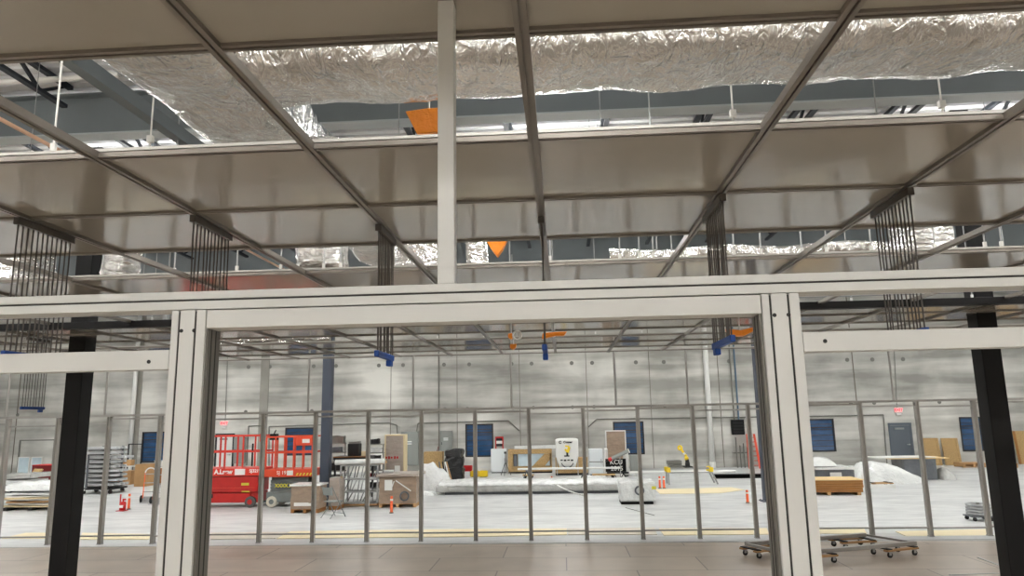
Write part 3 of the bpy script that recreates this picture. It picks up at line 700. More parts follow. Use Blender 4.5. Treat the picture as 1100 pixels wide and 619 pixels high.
# ---- scissor lifts
def scissor_lift(px0, px1, pyf, rz, body, deckm, rails, lab, grey, depth=1.0):
    p0 = fl(px0, pyf); p1 = fl(px1, pyf); L = (p1-p0).length; Y = p0.y
    t = thing('scissor_lift', lab, 'scissor lift', ((p0.x+p1.x)/2, Y+depth/2+.05, .0), rz)
    h = L/2; D = depth/2
    MB().box(-h+.05, h-.05, -D+.12, D-.12, .14, .46).box(-h+.3, h-.3, -D+.02, -D+.12, .16, .44).box(-h+.3, h-.3, D-.12, D-.02, .16, .44).build('chassis', body, t, .02)
    for sx_ in (-1, 1):
        for s2 in (-1, 1):
            x = sx_*(h-.28); y = s2*(D-.05)
            w = MB().tube((x, y-.07, .17), (x, y+.07, .17), .17, 22).build('wheel', 'tyrew' if grey else 'tyre', t, .015)
            MB().tube((x, y-.078, .17), (x, y+.078, .17), .08, 14).build('hub', 'liftgrey' if grey else 'redpaint', w)
    st = MB()
    if grey:
        n = 4; z = .48; hh = .1
        for i in range(n):
            for s2 in (-1, 1):
                st.bar((-h+.15, s2*(D-.2), z), (h-.15, s2*(D-.2), z+hh*.9), .05, .09, (0, 0, 1)); st.bar((-h+.15, s2*(D-.28), z+hh*.9), (h-.15, s2*(D-.28), z), .05, .09, (0, 0, 1))
            z += hh
        st.build('scissor_stack', body, t, .008)
        MB().box(-h+.35, h-.5, -D+.12, -D+.135, .56, .74).build('decal_panel', 'dkgrey', t)
        tx = text('decal', 'XXXX XXX', .15, 'txty', t, (-.05, -D+.11, .65), bold=.008)
        pz = .93
    else:
        MB().box(-h+.06, h-.06, -D+.04, D-.04, .47, .96).build('side_cover', body, t, .025)
        MB().box(-h+.1, h-.15, -D+.02, -D+.04, .6, .615).build('cover_rib', 'redrail', t)
        text('decal', '\u25ac\u25ac', .13, 'txty', t, (h-.45, -D+.035, .5)) ; MB().box(h-.6, h-.35, -D+.03, -D+.038, .68, .76).build('decal_patch', 'txty', t)
        MB().box(-.12, .0, -D+.005, -D+.02, .3, .42).build('access_port', 'rubber', t)
        pz = .98
    MB().box(-h, h+.04, -D, D, pz, pz+.24).build('platform', deckm, t, .012)
    rl = pz+.24; top = rl+1.02
    for s2 in (-1, 1):
        for z in (top, rl+.52):
            MB().bar((-h+.02, s2*(D-.03), z), (h+.02, s2*(D-.03), z), .045, .05).build('guardrail', rails, t, .008)
        for x in [-h+.03+(2*h-.02)*i/5 for i in range(6)]:
            MB().box(x-.022, x+.022, s2*(D-.03)-.022, s2*(D-.03)+.022, rl, top-.02).build('rail_post', rails, t)
    for x in (-h+.03, h+.01):
        for z in (top, rl+.52): MB().bar((x, -D+.05, z), (x, D-.05, z), .045, .05).build('end_rail', rails, t)
    return t, h, D, pz, rl, top
t, h, D, pz, rl, top = scissor_lift(178, 273, 546.5, 0, 'redpaint', 'redrail', 'redrail', 'red scissor lift with a red body and red guardrails, partly behind the left post', 0)
text('lettering', 'A.Lrew', .2, 'txtw', t, (h-.95-.25, -D-.004, pz+.13), bold=.008)
MB().box(h-.82, h-.48, -D-.012, -D, pz+.03, pz+.22).build('data_plate', 'white', t)
text('lettering', 'SJ3219', .14, 'txtw', t, (h-.15, -D-.004, pz+.15), bold=.004)
for i in range(4): 
    b = MB(); x = h-2.1+i*.11; b.add([(x, -D-.008, pz+.0-.12), (x+.05, -D-.008, pz-.12), (x+.09, -D-.008, pz-.02), (x+.04, -D-.008, pz-.02)]+[(x, -D+.04, pz+.0-.12), (x+.05, -D+.04, pz-.12), (x+.09, -D+.04, pz-.02), (x+.04, -D+.04, pz-.02)], [(0, 1, 2, 3), (4, 7, 6, 5), (0, 4, 5, 1), (1, 5, 6, 2), (2, 6, 7, 3), (3, 7, 4, 0)]); b.build('hazard_stripe', 'txty', t)
MB().box(h-.1, h+.02, -D+.1, -D+.35, top-.2, top+.06).build('control_box', 'redor', t, .02)
MB().tube((h-.35, -D+.2, rl+.05), (h-.35, -D+.2, top-.25), .03).build('manual_holder', 'rubber', t)
t, h, D, pz, rl, top = scissor_lift(281.5, 331, 545.5, .0, 'liftgrey', 'redor', 'redor', 'scissor lift with a grey base, pale wheels and an orange-red platform', 1, 1.0)
text('lettering', 'SJ 19', .16, 'white', t, (-.2, -D-.004, pz+.13)) 
MB().box(-.02, .18, -D-.012, -D, pz+.05, pz+.2).build('data_plate', 'white', t)
for i in range(5):
    x = h-.5+i*.11; b = MB(); b.add([(x, -D-.008, pz+.04), (x+.05, -D-.008, pz+.04), (x+.09, -D-.008, pz+.12), (x+.04, -D-.008, pz+.12), (x, -D+.02, pz+.04), (x+.05, -D+.02, pz+.04), (x+.09, -D+.02, pz+.12), (x+.04, -D+.02, pz+.12)], [(0, 1, 2, 3), (4, 7, 6, 5), (0, 4, 5, 1), (1, 5, 6, 2), (2, 6, 7, 3), (3, 7, 4, 0)]); b.build('hazard_stripe', 'txty', t)
MB().box(h-.5, h+.02, -D-.06, -D-.01, top-.28, top-.02).build('sign_panel', 'redor', t); MB().box(h-.3, h-.06, -D-.07, -D-.061, top-.2, top-.08).build('notice', 'white', t)
MB().box(-h+.1, -h+.32, -D+.1, -D+.3, top-.1, top+.1).tube((-h+.2, -D+.2, top+.1), (-h+.26, -D+.2, top+.22), .02).build('control_box', 'rubber', t, .02)

# ---- generic wrapped crate
def crate(px0, px1, py0, py1, depth, body, lab, name='wrapped_crate', cat='crate', lid=None, pallet=True, amp=.02, rz=0, step=.08, base_m='wood', lidh=.05, over=.04, bulge=0):
    a = fl(px0, py1); c = fl(px1, py1); Y = a.y; s = sc_at(Y)*1.02; W = (c-a).length; H = (py1-py0)*s
    t = thing(name, lab, cat, ((a.x+c.x)/2, Y+depth/2, 0), rz); z = 0
    if pallet:
        b = MB()
        for x in (-W/2+.05, 0, W/2-.05): b.box(x-.045, x+.045, -depth/2, depth/2, 0, .09)
        b.box(-W/2, W/2, -depth/2, depth/2, .09, .11); b.build('pallet', base_m, t); z = .115
    top = H-(lidh if lid else 0)
    crumple(-W/2, W/2, -depth/2, depth/2, z, top, step, amp, px0, bulge).build('box', body, t, smooth=amp > .03)
    if lid: crumple(-W/2-over, W/2+over, -depth/2-over, depth/2+over, top+.012, H+.01, .15, .01, px1).build('lid', lid, t)
    return t, W, depth, H
t, W, dp, H = crate(312, 341.5, 523, 551.5, .7, 'brownwrap', 'low brown wrapped crate with a white lid beside the grey folding chair', lid='film', base_m='wood')
MB().box(-W/2+.1, W/2-.1, -dp/2-.01, -dp/2-.002, .2, .3).build('paper_label', 'white', t)
t, W, dp, H = crate(353, 363, 516, 548, .6, 'taupe', 'open-sided paper-lined crate with a raised back panel behind the folding chair', lid=None, base_m='wood')
b = MB(); b.bar((-W/2+.02, .0, H-.2), (-W/2+.3, 0, H+.02), .04, .05); b.bar((-W/2+.3, 0, H+.02), (W/2-.02, 0, H-.05), .04, .05); b.build('brace', 'kraft', t)
t, W, dp, H = crate(407, 446, 512.5, 545.5, 1.1, 'brownwrap', 'brown plastic-wrapped crate with a wide grey lid and a white paper label', lid='taupe', over=.08, base_m='card', lidh=.07)
MB().box(-W/2+.18, -W/2+.42, -dp/2-.035, -dp/2-.025, H-.48, H-.16).build('paper_label', 'white', t)
b = MB(); b.bar((-W/2+.4, -dp/2-.04, H-.42), (-.1, -dp/2-.04, H-.2), .012, .03); b.bar((-.05, -dp/2-.04, H-.18), (W/2-.15, -dp/2-.04, H-.5), .012, .03); b.build('packing_tape', 'film', t)
MB().torus((W/2-.35, -dp/2-.05, .34), .13, .025, 'y').build('cable_ring', 'dkgrey', t)
# something small on that crate
q = at(418, 511, base(420, 545).y+.5); o = crumple(-.14, .14, -.1, .1, 0, .07, .05, .01, 4).build('small_tray', 'film', loc=(q.x, q.y, H+.03)); tag(o, 'small white tray on the lid of the brown wrapped crate', 'tray')
# tall wrapped panel
def tall_panel(px0, px1, py0, py1, Ypy, body, lab, depth=.35, edge='kraft', name='wrapped_panel'):
    f_ = fl((px0+px1)/2, Ypy); Y = f_.y; a, c = at(px0, (py0+py1)/2, Y), at(px1, (py0+py1)/2, Y); z1 = at((px0+px1)/2, py0, Y).z; W = c.x-a.x
    t = thing('shrink_wrapped_load', lab, 'wrapped panel', ((a.x+c.x)/2, Y+depth/2, 0))
    crumple(-W/2+.05, W/2-.05, -depth/2+.01, depth/2, .1, z1-.05, .1, .015, px0).build('wrapped_stack', body, t)
    MB().box(-W/2, -W/2+.05, -depth/2-.02, depth/2, .02, z1).box(W/2-.05, W/2, -depth/2-.02, depth/2, .02, z1).box(-W/2+.05, W/2-.05, -depth/2-.02, depth/2, z1-.05, z1).box(-W/2+.05, W/2-.05, -depth/2, depth/2, .02, .1).build('edge_frame', edge, t)
    return t, W, z1
t, W, z1 = tall_panel(413, 434.5, 467, 520, 529, 'taupe', 'tall shrink-wrapped panel stack with pale edges standing behind the brown wrapped crate', .5)
MB().box(W/2-.36, W/2-.16, -.3, -.285, z1-1.45, z1-1.15).build('paper_label', 'white', t)
for i, (xx_, hh_) in enumerate(((-.3, .07), (-.2, .1), (-.1, .06), (.02, .1), (.12, .08))): MB().box(xx_-.03, xx_+.03, -.285, -.272, z1-.85-hh_/2, z1-.85+hh_/2).build('red_mark', 'red', t)
t, W, z1 = tall_panel(651, 673, 462.5, 508, 506.5, 'brownwrap', 'tall brown wrapped panel with a white frame, standing in front of a blue window', .3, 'white')

# ---- folding chair
def folding_chair(p, rz, lab):
    t = thing('folding_chair', lab, 'chair', (p.x, p.y, 0), rz)
    MB().box(-.2, .2, -.2, .2, .43, .45).build('seat', 'chair', t, .008)
    b = MB(); b.box(-.2, .2, .0, .02, 0, .24); T = Matrix.Translation((0, .2, .62)) @ Matrix.Rotation(-.2, 4, 'X')
    MB().box(-.2, .2, 0, .02, 0, .22, T).build('backrest', 'chair', t, .006)
    for s in (-1, 1):
        MB().tube((s*.21, -.26, 0), (s*.21, .27, .88), .012).build('front_leg', 'chair', t); MB().tube((s*.19, .28, 0), (s*.19, -.12, .44), .012).build('rear_leg', 'chair', t)
    MB().tube((-.21, -.2, .1), (.21, -.2, .1), .008).tube((-.19, .2, .1), (.19, .2, .1), .008).build('crossbar', 'chair', t)
    return t
folding_chair(fl(358, 556), 2.6, 'grey metal folding chair standing alone on the concrete')

# ---- silver cart with tubes and a white roll on top
p0, p1 = fl(365, 545), fl(404, 545); W = (p1-p0).length; Y = p0.y; s = sc_at(Y)
t = thing('storage_cart', 'silver metal cart with three shelves full of loose steel parts under a white roll', 'cart', ((p0.x+p1.x)/2, Y+.45, 0)); Hc = (545-503)*s*1.02
b = MB()
for x in (-W/2, W/2):
    for y in (-.4, .4): MB().box(x-.025, x+.025, y-.025, y+.025, .12, Hc).build('upright', 'steel', t)
for z in (.12, Hc*.36, Hc*.66, Hc): MB().box(-W/2+.025, W/2-.025, -.42, .42, z-.03, z).build('shelf', 'steel', t)
MB().box(-W/2, W/2, -.4, .4, .03, .09).build('timber_base', 'card', t)
for z0, z1 in ((.13, Hc*.36-.04), (Hc*.36+.01, Hc*.66-.04), (Hc*.66+.01, Hc-.04)):
    for i in range(9):
        x = -W/2+.12+i*(W-.24)/8
        o = MB(); xj = R.uniform(-.05, .05); o.bar((x+xj, R.uniform(-.3, -.2), z0+.03), (x+xj*-.3, R.uniform(.0, .2), z1-.02), R.uniform(.02, .04), .02); o = o.build('steel_bracket', R.choice(['steel', 'steel', 'dkgrey', 'conduit']), loc=(t.location.x, t.location.y, 0)); tag(o, 'loose steel bracket stored on the silver cart under the white roll', 'bracket', 'loose brackets on the silver cart')
cx, cyy = t.location.x, t.location.y
o = crumple(-W/2-.05, W/2+.15, -.24, .4, 0, .1, .1, .04, 5).build('cardboard_pile', 'card', loc=(cx-.05, cyy+.05, Hc+.005)); tag(o, 'crumpled brown cardboard lying on top of the silver cart', 'cardboard')
b = MB(); b.tube((-W/2-.15, 0, 0), (W/2+.25, .02, .02), .085, 14); o = b.build('plastic_roll', 'film', smooth=True, loc=(cx-.05, cyy-.36, Hc+.09)); tag(o, 'long white plastic roll on the front edge of the silver cart', 'roll')
# black case with clutter on a table behind the cart
Y2 = Y+2.2; a = at(358, 497, Y2); c = at(396, 497, Y2); zt = at(378, 490.5, Y2).z
t = thing('work_table', 'dark-topped table behind the silver cart, carrying a black case', 'table', ((a.x+c.x)/2, Y2+.4, 0)); Wt = c.x-a.x
MB().box(-Wt/2, Wt/2, -.4, .4, zt-.1, zt).build('tabletop', 'frame', t)
MB().box(-Wt/2, Wt/2, -.41, -.4, zt-.03, zt).build('edge_strip', 'wood', t)
for x in (-Wt/2+.05, Wt/2-.05):
    for y in (-.35, .35): MB().box(x-.03, x+.03, y-.03, y+.03, 0, zt-.1).build('leg', 'frame', t)
q = at(380, 490, Y2+.3); hh = at(380, 475.5, Y2+.3).z-zt
t = thing('black_case', 'black equipment case on the dark table behind the silver cart', 'case', (q.x, Y2+.4, zt)); MB().box(-.2, .2, -.2, .2, 0.002, hh-.04).build('shell', 'rubber', t, .02); crumple(-.17, .19, -.15, .15, hh-.04, hh+.03, .06, .02, 3).build('lid_clutter', 'conduit', t)
q = at(388, 490, Y2+.3); o = crumple(-.12, .12, -.1, .1, 0, .16, .05, .03, 9).build('paper_bag', 'kraft', loc=(q.x+.12, Y2+.35, zt+.002)); tag(o, 'small crumpled brown paper bag beside the black case', 'bag')
def clutter(px, py0, py1, Ypy, r, lab, cols, seed, name='tool_trolley'):
    f_ = fl(px, Ypy); Y = f_.y; x = at(px, (py0+py1)/2, Y).x; z1 = at(px, py0, Y).z
    t = thing(name, lab, 'trolley', (x, Y, 0)); rr = random.Random(seed)
    for s in (-1, 1): MB().box(s*r-.02, s*r+.02, -.02, .02, .0, z1-.1).build('upright', 'conduit', t)
    n = 6
    for i in range(n):
        z = .25+(z1-.35)*i/(n-1); m_ = cols[i % len(cols)]
        MB().box(-r, r, -.2, .2, z-.03, z).build('tray', 'conduit', t)
        crumple(-r*rr.uniform(.6, .95), r*rr.uniform(.5, .95), -.15, .15, z+.003, z+(z1-.35)/(n-1)*rr.uniform(.5, .85), .08, .04, seed+i).build('tray_load', m_, t)
    return t
clutter(363, 473, 520, 533, .26, 'trolley stacked with grey and black tools beside the far blue-grey column', ['dkgrey', 'conduit', 'rubber', 'steel'], 4)
clutter(403, 474, 520, 531, .3, 'trolley piled with black and dark red tools left of the tall wrapped panel', ['rubber', 'maroon', 'dkgrey', 'rubber', 'film'], 8)
q = fl(403, 538); o = heap(.5, .5, .55, 3).build('plastic_sheet', 'film', smooth=True, loc=(q.x+.55, q.y+.6, 0)); tag(o, 'small white plastic sheet heap between the silver cart and the brown crate', 'plastic sheet')

# ---- orange marker posts
def marker(px, pyb, pyt, lab, first=[None], m_='orange2', grp='orange marker posts'):
    p = fl(px, pyb)
    H = (pyb-pyt)*sc_at(p.y)*1.02
    t = thing('marker_post', lab, 'marker post', (p.x, p.y, 0), 0, grp)
    MB().tube((0, 0, 0), (0, 0, .03), .06, 14).build('foot', 'conduit', t); MB().tube((0, 0, .03), (0, 0, H), .042, 12, .036).build('post', 'orangepost', t, smooth=False); MB().tube((0, 0, H*.72), (0, 0, H*.84), .0435, 12, .0425).build('reflective_band', 'white', t)
M['orangepost'] = mat('orange_post_plastic', S(250, 112, 62), .5)
marker(420.5, 551.5, 534.5, 'orange marker post in front of the brown wrapped crate')
marker(592.8, 519.5, 512.5, 'small orange marker post behind the long plastic-wrapped bundle')
marker(709, 525, 513, 'left one of two orange marker posts right of the white wrapped unit')
marker(713.5, 525, 513, 'right one of two orange marker posts right of the white wrapped unit')
marker(803.3, 540.5, 528, 'orange marker post left of the right post')
marker(138, 547.5, 531.5, 'thin orange marker post right of the red fire extinguisher stand')
p = fl(131, 549); t = thing('extinguisher_stand', 'red fire extinguisher on a red stand on the open floor at left', 'fire extinguisher', (p.x, p.y, 0))
MB().box(-.13, .13, -.12, .12, 0, .02).box(-.13, -.1, .05, .08, .02, .5).build('stand', 'red', t)
MB().tube((.02, 0, .03), (.02, 0, .24), .09, 14).ball((.02, 0, .24), (.09, .09, .05)).build('cylinder', 'red', t, smooth=True); MB().box(.0, .1, -.02, .02, .32, .37).tube((.02, 0, .28), (.02, 0, .33), .025).build('valve', 'red', t)
MB().box(-.04, .08, -.098, -.092, .1, .18).build('instruction_label', 'white', t)

# ---- white heap, OSB crate, black bags, leaning boards
p = fl(462, 528); o = heap(1.5, 1.0, 1.15, 11, .06, lambda u, v: 1-.25*u).build('plastic_sheet', 'film', smooth=True, loc=(p.x+.05, p.y+.55, 0)); tag(o, 'big white plastic sheet heap draped beside the brown wrapped crate', 'plastic sheet')
p = fl(463, 532); o = heap(1.0, .6, .2, 21, .06).build('plastic_sheet', 'film', smooth=True, loc=(p.x-.35, p.y-.1, 0)); tag(o, 'flat end of white plastic sheet spreading over the floor in front of the draped heap', 'plastic sheet')
crate(455, 474.5, 487.5, 515, .5, 'osb', 'chipboard crate behind the white plastic heap', name='chipboard_crate', pallet=False, amp=.004, step=.3)
p = fl(487, 515.5); s = sc_at(p.y); t = thing('rubbish_bags', 'stack of glossy black rubbish bags next to the leaning boards', 'rubbish bags', (p.x, p.y+.4, 0))
z = 0
for i, (w_, h_) in enumerate(((.4, .5), (.38, .46), (.33, .36))):
    b = crumple(-w_, w_, -.34, .34, z, z+h_, .05, .09, 30+i, .03); b.build('bag', 'bag', t, smooth=True); z += h_-.01
for (xa_, xt, m_, lab) in ((476, 473, 'dkgrey', 'dark grey narrow board leaning on the black bags, leftmost'), (480, 476.5, 'rubber', 'black narrow board leaning beside the black bags'), (484, 479.5, 'white', 'white narrow board leaning on the black bags'), (488-2, 482-1, 'card', 'tan narrow board leaning on the black bags, rightmost')):
    a = fl(xa_, 518.5); c = at(xt, 495, a.y+.35); b = MB(); b.bar((0, 0, .03), (c.x-a.x, .14, c.z*.97), .05, .02, (0, 1, .2)); tag(b.build('leaning_board', m_, loc=(a.x, a.y-.12, 0)), lab, 'board', 'narrow boards leaning on the bags')
p = fl(466, 512); c = at(457, 486, p.y); b = MB(); b.bar((0, 0, .02), (.35, .0, 1.3), .05, .03); tag(b.build('timber_strip', 'maroon', loc=(p.x-.5, p.y+2.2, 0)), 'dark red strip leaning behind the plastic heap by the grey cabinet', 'strip')
# bins
for px, pyb, m_, lab in ((501.5, 507.5, 'red', 'red open parts bin on the floor under the blue window'), (510, 508.5, 'yellow', 'yellow parts bin, left of two under the blue window'), (519.5, 508.5, 'yellow', 'yellow parts bin, right of two under the blue window')):
    p = fl(px, pyb+4); t = thing('parts_bin', lab, 'bin', (p.x, p.y, 0), 0, 'small plastic bins'); zz = .22 if m_ == 'red' else .02
    b = MB(); w_ = .26 if m_ == 'red' else .19
    b.box(-w_, w_, -.15, .15, zz, zz+.02).box(-w_, -w_+.02, -.15, .15, zz+.02, zz+.24).box(w_-.02, w_, -.15, .15, zz+.02, zz+.24).box(-w_+.02, w_-.02, -.15, -.13, zz+.02, zz+.22).box(-w_+.02, w_-.02, .13, .15, zz+.02, zz+.26).build('tub', m_, t)
    if m_ == 'red': MB().box(-.2, -.16, -.1, .1, 0, zz).box(.16, .2, -.1, .1, 0, zz).build('foot', 'rubber', t)
    else: MB().box(-.15, .15, -.1, .1, 0, .02).build('foot', 'rubber', t)
# white cabinet door/fridge + red framed item
def cabinet(px0, px1, py0, pyb, m_, lab, depth=.6, name='white_cabinet', handle=True, cat='cabinet'):
    a, c = fl(px0, pyb), fl(px1, pyb); Y = a.y; W = c.x-a.x; H = at((px0+px1)/2, py0, Y).z
    t = thing(name, lab, cat, ((a.x+c.x)/2, Y+depth/2, 0)); MB().box(-W/2, W/2, -depth/2, depth/2, .04, H).build('body', m_, t, .015); MB().box(-W/2+.03, W/2-.03, -depth/2+.03, depth/2-.03, 0, .04).build('plinth', 'frame', t)
    d = MB().box(-W/2+.02, W/2-.02, -depth/2-.03, -depth/2-.002, .08, H-.02).build('door', m_, t, .008)
    if handle: MB().box(W/2-.1, W/2-.07, -depth/2-.07, -depth/2-.03, H*.45, H*.62).build('handle', 'steel', d)
    return t, W, H, Y
t, W, H, Yc = cabinet(527.5, 544, 482.5, 508.5, 'appliance', 'tall white enamelled cabinet under the wall, left of the chipboard display crate')
q = at(536, 481, Yc); hh = at(536, 469.5, Yc).z-H
t = thing('red_framed_display', 'small red framed box with a white band on top of the tall white cabinet', 'box', (q.x, Yc+.3, H)); w_ = .2
MB().box(-w_, -w_+.05, -.1, .1, 0.002, hh).box(w_-.05, w_, -.1, .1, 0.002, hh).box(-w_+.05, w_-.05, -.1, .1, hh-.07, hh).build('frame', 'red', t, .01); MB().box(-w_+.05, w_-.05, -.06, .08, .12, hh-.07).build('screen', 'frame', t); MB().box(-w_+.05, w_-.05, -.07, -.061, hh*.42, hh*.66).build('white_band', 'white', t)
t, W, H, _ = cabinet(633.5, 648.5, 482.5, 511, 'appliance', 'white cabinet right of the draped white banner, with a blue-tinted front'); 
MB().box(-W/2+.0, W/2, -.345, -.335, H*.5, H*.53).build('trim_line', 'conduit', t)
cabinet(650, 654, 482, 512, 'white', 'narrow white cabinet squeezed beside the tall brown wrapped panel', handle=False)
cabinet(671.5, 676, 487, 512, 'white', 'narrow white panel box right of the black lettered board', handle=False)
cabinet(678, 690, 489, 508, 'cab', 'low light-grey cabinet under the blue window by the black lettered board', handle=False)
# tripod
def tripod(p, H, lab, m_='rubber', head='rubber', name='tripod'):
    t = thing(name, lab, 'tripod', (p.x, p.y, 0))
    for a in (.4, 2.5, 4.6): MB().tube((.28*math.cos(a), .28*math.sin(a), 0), (0, 0, H*.62), .014).build('leg', m_, t)
    MB().tube((0, 0, H*.5), (0, 0, H), .014).build('centre_column', m_, t); MB().box(-.05, .05, -.04, .04, H, H+.1).build('head', head, t, .01); return t
tripod(fl(543, 511), 1.0, 'black tripod standing in front of the tall white cabinet')
# chipboard display crate with blue panels
a, c = fl(546, 509), fl(593, 509); Y = a.y; W = c.x-a.x; H = at(570, 483, Y).z; s = sc_at(Y)
t = thing('display_crate', 'open chipboard crate with pale blue panels and a diagonal brace', 'crate', ((a.x+c.x)/2, Y+.45, 0))
MB().box(-W/2, -W/2+.22, -.4, -.36, .08, H).box(-W/2+.22, W/2, -.4, -.36, H-.2, H).box(-W/2+.22, W/2, -.4, -.36, .08, .32).build('front_frame', 'osb', t)
MB().box(-W/2, W/2, .36, .4, .08, H).build('back_board', 'osb', t); MB().box(-W/2, -W/2+.03, -.36, .36, .08, H).build('side_board', 'osb', t); MB().box(W/2-.03, W/2, -.36, .36, .08, H).build('side_board', 'osb', t)
MB().box(-W/2+.03, W/2-.03, -.36, .36, .08, .12).build('floor_board', 'osb', t); MB().box(-W/2, W/2, -.35, -.27, 0, .08).box(-W/2, W/2, .27, .35, 0, .08).build('skid', 'rubber', t)
MB().box(-W/2+.26, -W/2+.44, -.34, -.3, .34, H-.22).build('grey_panel', 'dkgrey', t)
MB().box(-W/2+.48, -.02, -.34, -.3, .34, H-.22).box(.05, W/2-.1, -.28, -.24, .34, H-.22).build('blue_panel', 'iceblue', t)
b = MB(); b.add([(.12, -.35, .34), (W/2-.35, -.35, .34), (W/2-.1, -.35, .62), (W/2-.1, -.35, H-.22), (W/2-.35, -.35, H-.22), (.12, -.31, .34), (W/2-.35, -.31, .34), (W/2-.1, -.31, .62), (W/2-.1, -.31, H-.22), (W/2-.35, -.31, H-.22)], [(0, 1, 2, 3, 4), (9, 8, 7, 6, 5), (0, 5, 6, 1), (1, 6, 7, 2), (2, 7, 8, 3), (3, 8, 9, 4), (4, 9, 5, 0)]); b.build('diagonal_brace', 'osb', t)
zb = H+.01; o = MB().box(-W/2+.3, W/2+.25, -.2, .2, 0.0, .16).build('foam_slab', 'film', loc=(t.location.x, t.location.y, zb), bevel=.01); tag(o, 'long white foam slab lying on top of the chipboard display crate', 'slab')
# banner-draped crate
a, c = fl(597, 511), fl(632, 511); W = c.x-a.x; zt = at(614, 492, a.y).z
t = thing('shipping_crate', 'brown chipboard crate carrying the white printed banner', 'crate', ((a.x+c.x)/2, a.y+.4, 0))
MB().box(-W/2, W/2, -.4, .4, .1, zt).build('box', 'osb', t); MB().box(-W/2, W/2, -.38, -.3, 0, .1).box(-W/2, W/2, .3, .38, 0, .1).build('skid', 'rubber', t)
z0 = at(608, 502, a.y).z; 
Yb = a.y-.4; q0, q1, q2, q3 = at(596.5, 471, Yb), at(621, 470.5, Yb), at(621, 490, Yb), at(596, 490, Yb)
t = thing('printed_banner', 'white printed banner with black lettering and a yellow robot arm picture, draped over the crate', 'banner', ((q0.x+q1.x)/2, Yb+.12, 0)); Wb = q1.x-q0.x; zt2 = q0.z; zb2 = at(608, 502, Yb).z
b = MB(); n = 18
for j in range(9):
    for i in range(n+1):
        u = i/n; v = j/8; half = Wb/2*(1 if v < .62 else 1-.3*(v-.62)/.38); x = (u*2-1)*half; z = zt2+(zb2-zt2)*v-.06*(abs(u*2-1)**6)*(1 if v < .3 else 0)
        b.v.append((x, .02*math.sin(u*9+v*3)+.012*math.sin(v*14), z))
for j in range(8):
    for i in range(n): k0 = j*(n+1)+i; b.f.append((k0, k0+n+1, k0+n+2, k0+1))
o = b.build('cloth', 'white', t, smooth=True); sm = o.modifiers.new('thick', 'SOLIDIFY'); sm.thickness = .012; sm.offset = 1
MB().torus((-.3, -.035, zt2-.19), .055, .018, 'y', 16, 6, .7, 2*PI-.7).build('logo_ring', 'txtb', t)
text('lettering', 'Conner', .13, 'txtb', t, (.05, -.035, zt2-.19), bold=.008)
g = MB(); g.box(-.14, .1, -.04, -.03, zt2-.84, zt2-.78).box(-.04, .05, -.041, -.031, zt2-.78, zt2-.6).build('robot_base_print', 'txtb', t)
g = MB(); g.bar((.0, -.045, zt2-.62), (-.09, -.045, zt2-.5), .012, .09, (1, 0, 0)); g.bar((0.02, -.047, zt2-.66), (.1, -.047, zt2-.4), .012, .12, (1, 0, 0)); g.bar((.1, -.049, zt2-.38), (-.08, -.049, zt2-.36), .012, .07, (1, 0, 0)); g.build('robot_arm_print', 'yellow', t)
for i, xx_ in enumerate((-.26, -.1, .06, .22)): MB().box(xx_-.06, xx_+.05, -.046, -.036, zt2-1.02-.02*(i % 2), zt2-.97).build('printed_mark', 'txtb', t)
g = MB(); g.torus((0, -.04, zb2+.26), .28, .02, 'y', 20, 6, PI+.3, 2*PI-.3).build('printed_arc', 'txtb', t)
# support stand behind the banner
MB().box(-.5, -.46, .06, .1, 0, zt2-.05).box(.46, .5, .06, .1, 0, zt2-.05).box(-.46, .46, .06, .1, zt2-.15, zt2-.1).build('stand', 'steel', t)
# black lettered board
a = fl(661, 511.5); zc0, zc1 = at(661, 508, a.y).z, at(661, 493.5, a.y).z; x0_, x1_ = at(649.5, 500, a.y).x, at(673, 500, a.y).x; W = x1_-x0_
t = thing('lettered_board', 'black board with rough white lettering standing on short legs', 'sign', ((x0_+x1_)/2, a.y-.75, 0)); zz0 = at(661, 507, a.y-.75).z; zz1 = at(661, 493, a.y-.75).z
MB().box(-W/2, W/2-.08, 0, .03, zz0, zz1).build('board', 'black', t, .004); text('lettering', 'KCU', .27, 'txtw', t, (-.02, -.004, zz1-(zz1-zz0)*.27), bold=.004); text('lettering', '2015', .27, 'txtw', t, (.0, -.004, zz0+(zz1-zz0)*.24), bold=.004)
MB().box(-W/2+.05, W/2+.02, -.1, .12, zz0-.07, zz0-.01).build('ledge', 'black', t)
for x in (-.15, .28):
    for s_ in (-1, 1): MB().tube((x+s_*.1, s_*.1, 0), (x, 0, zz0-.07), .02).build('leg', 'black', t)
# grey tube with red end on top
p = at(657, 493, a.y-1.1); q = at(675, 484.5, a.y-1.1); t = thing('spray_tube', 'grey tube with a red end lying at a slant above the black lettered board', 'tube', (p.x, p.y, p.z)); d = q-p
MB().tube((0, 0, 0), d, .085, 14).build('barrel', 'cab', t); MB().tube(d, d*1.04, .1, 14).build('flange', 'white', t); MB().tube(-d*.18, (0, 0, 0), .09, 12).build('red_end', 'red', t); MB().tube(-d*.38, -d*.18, .03, 10).build('nozzle', 'rubber', t)
MB().tube(d*.5+Vector((0, .12, 0)), (d.x*.5, .12, -p.z), .02).tube(d*.5, d*.5+Vector((0, .12, 0)), .02).build('support_pole', 'steel', t)
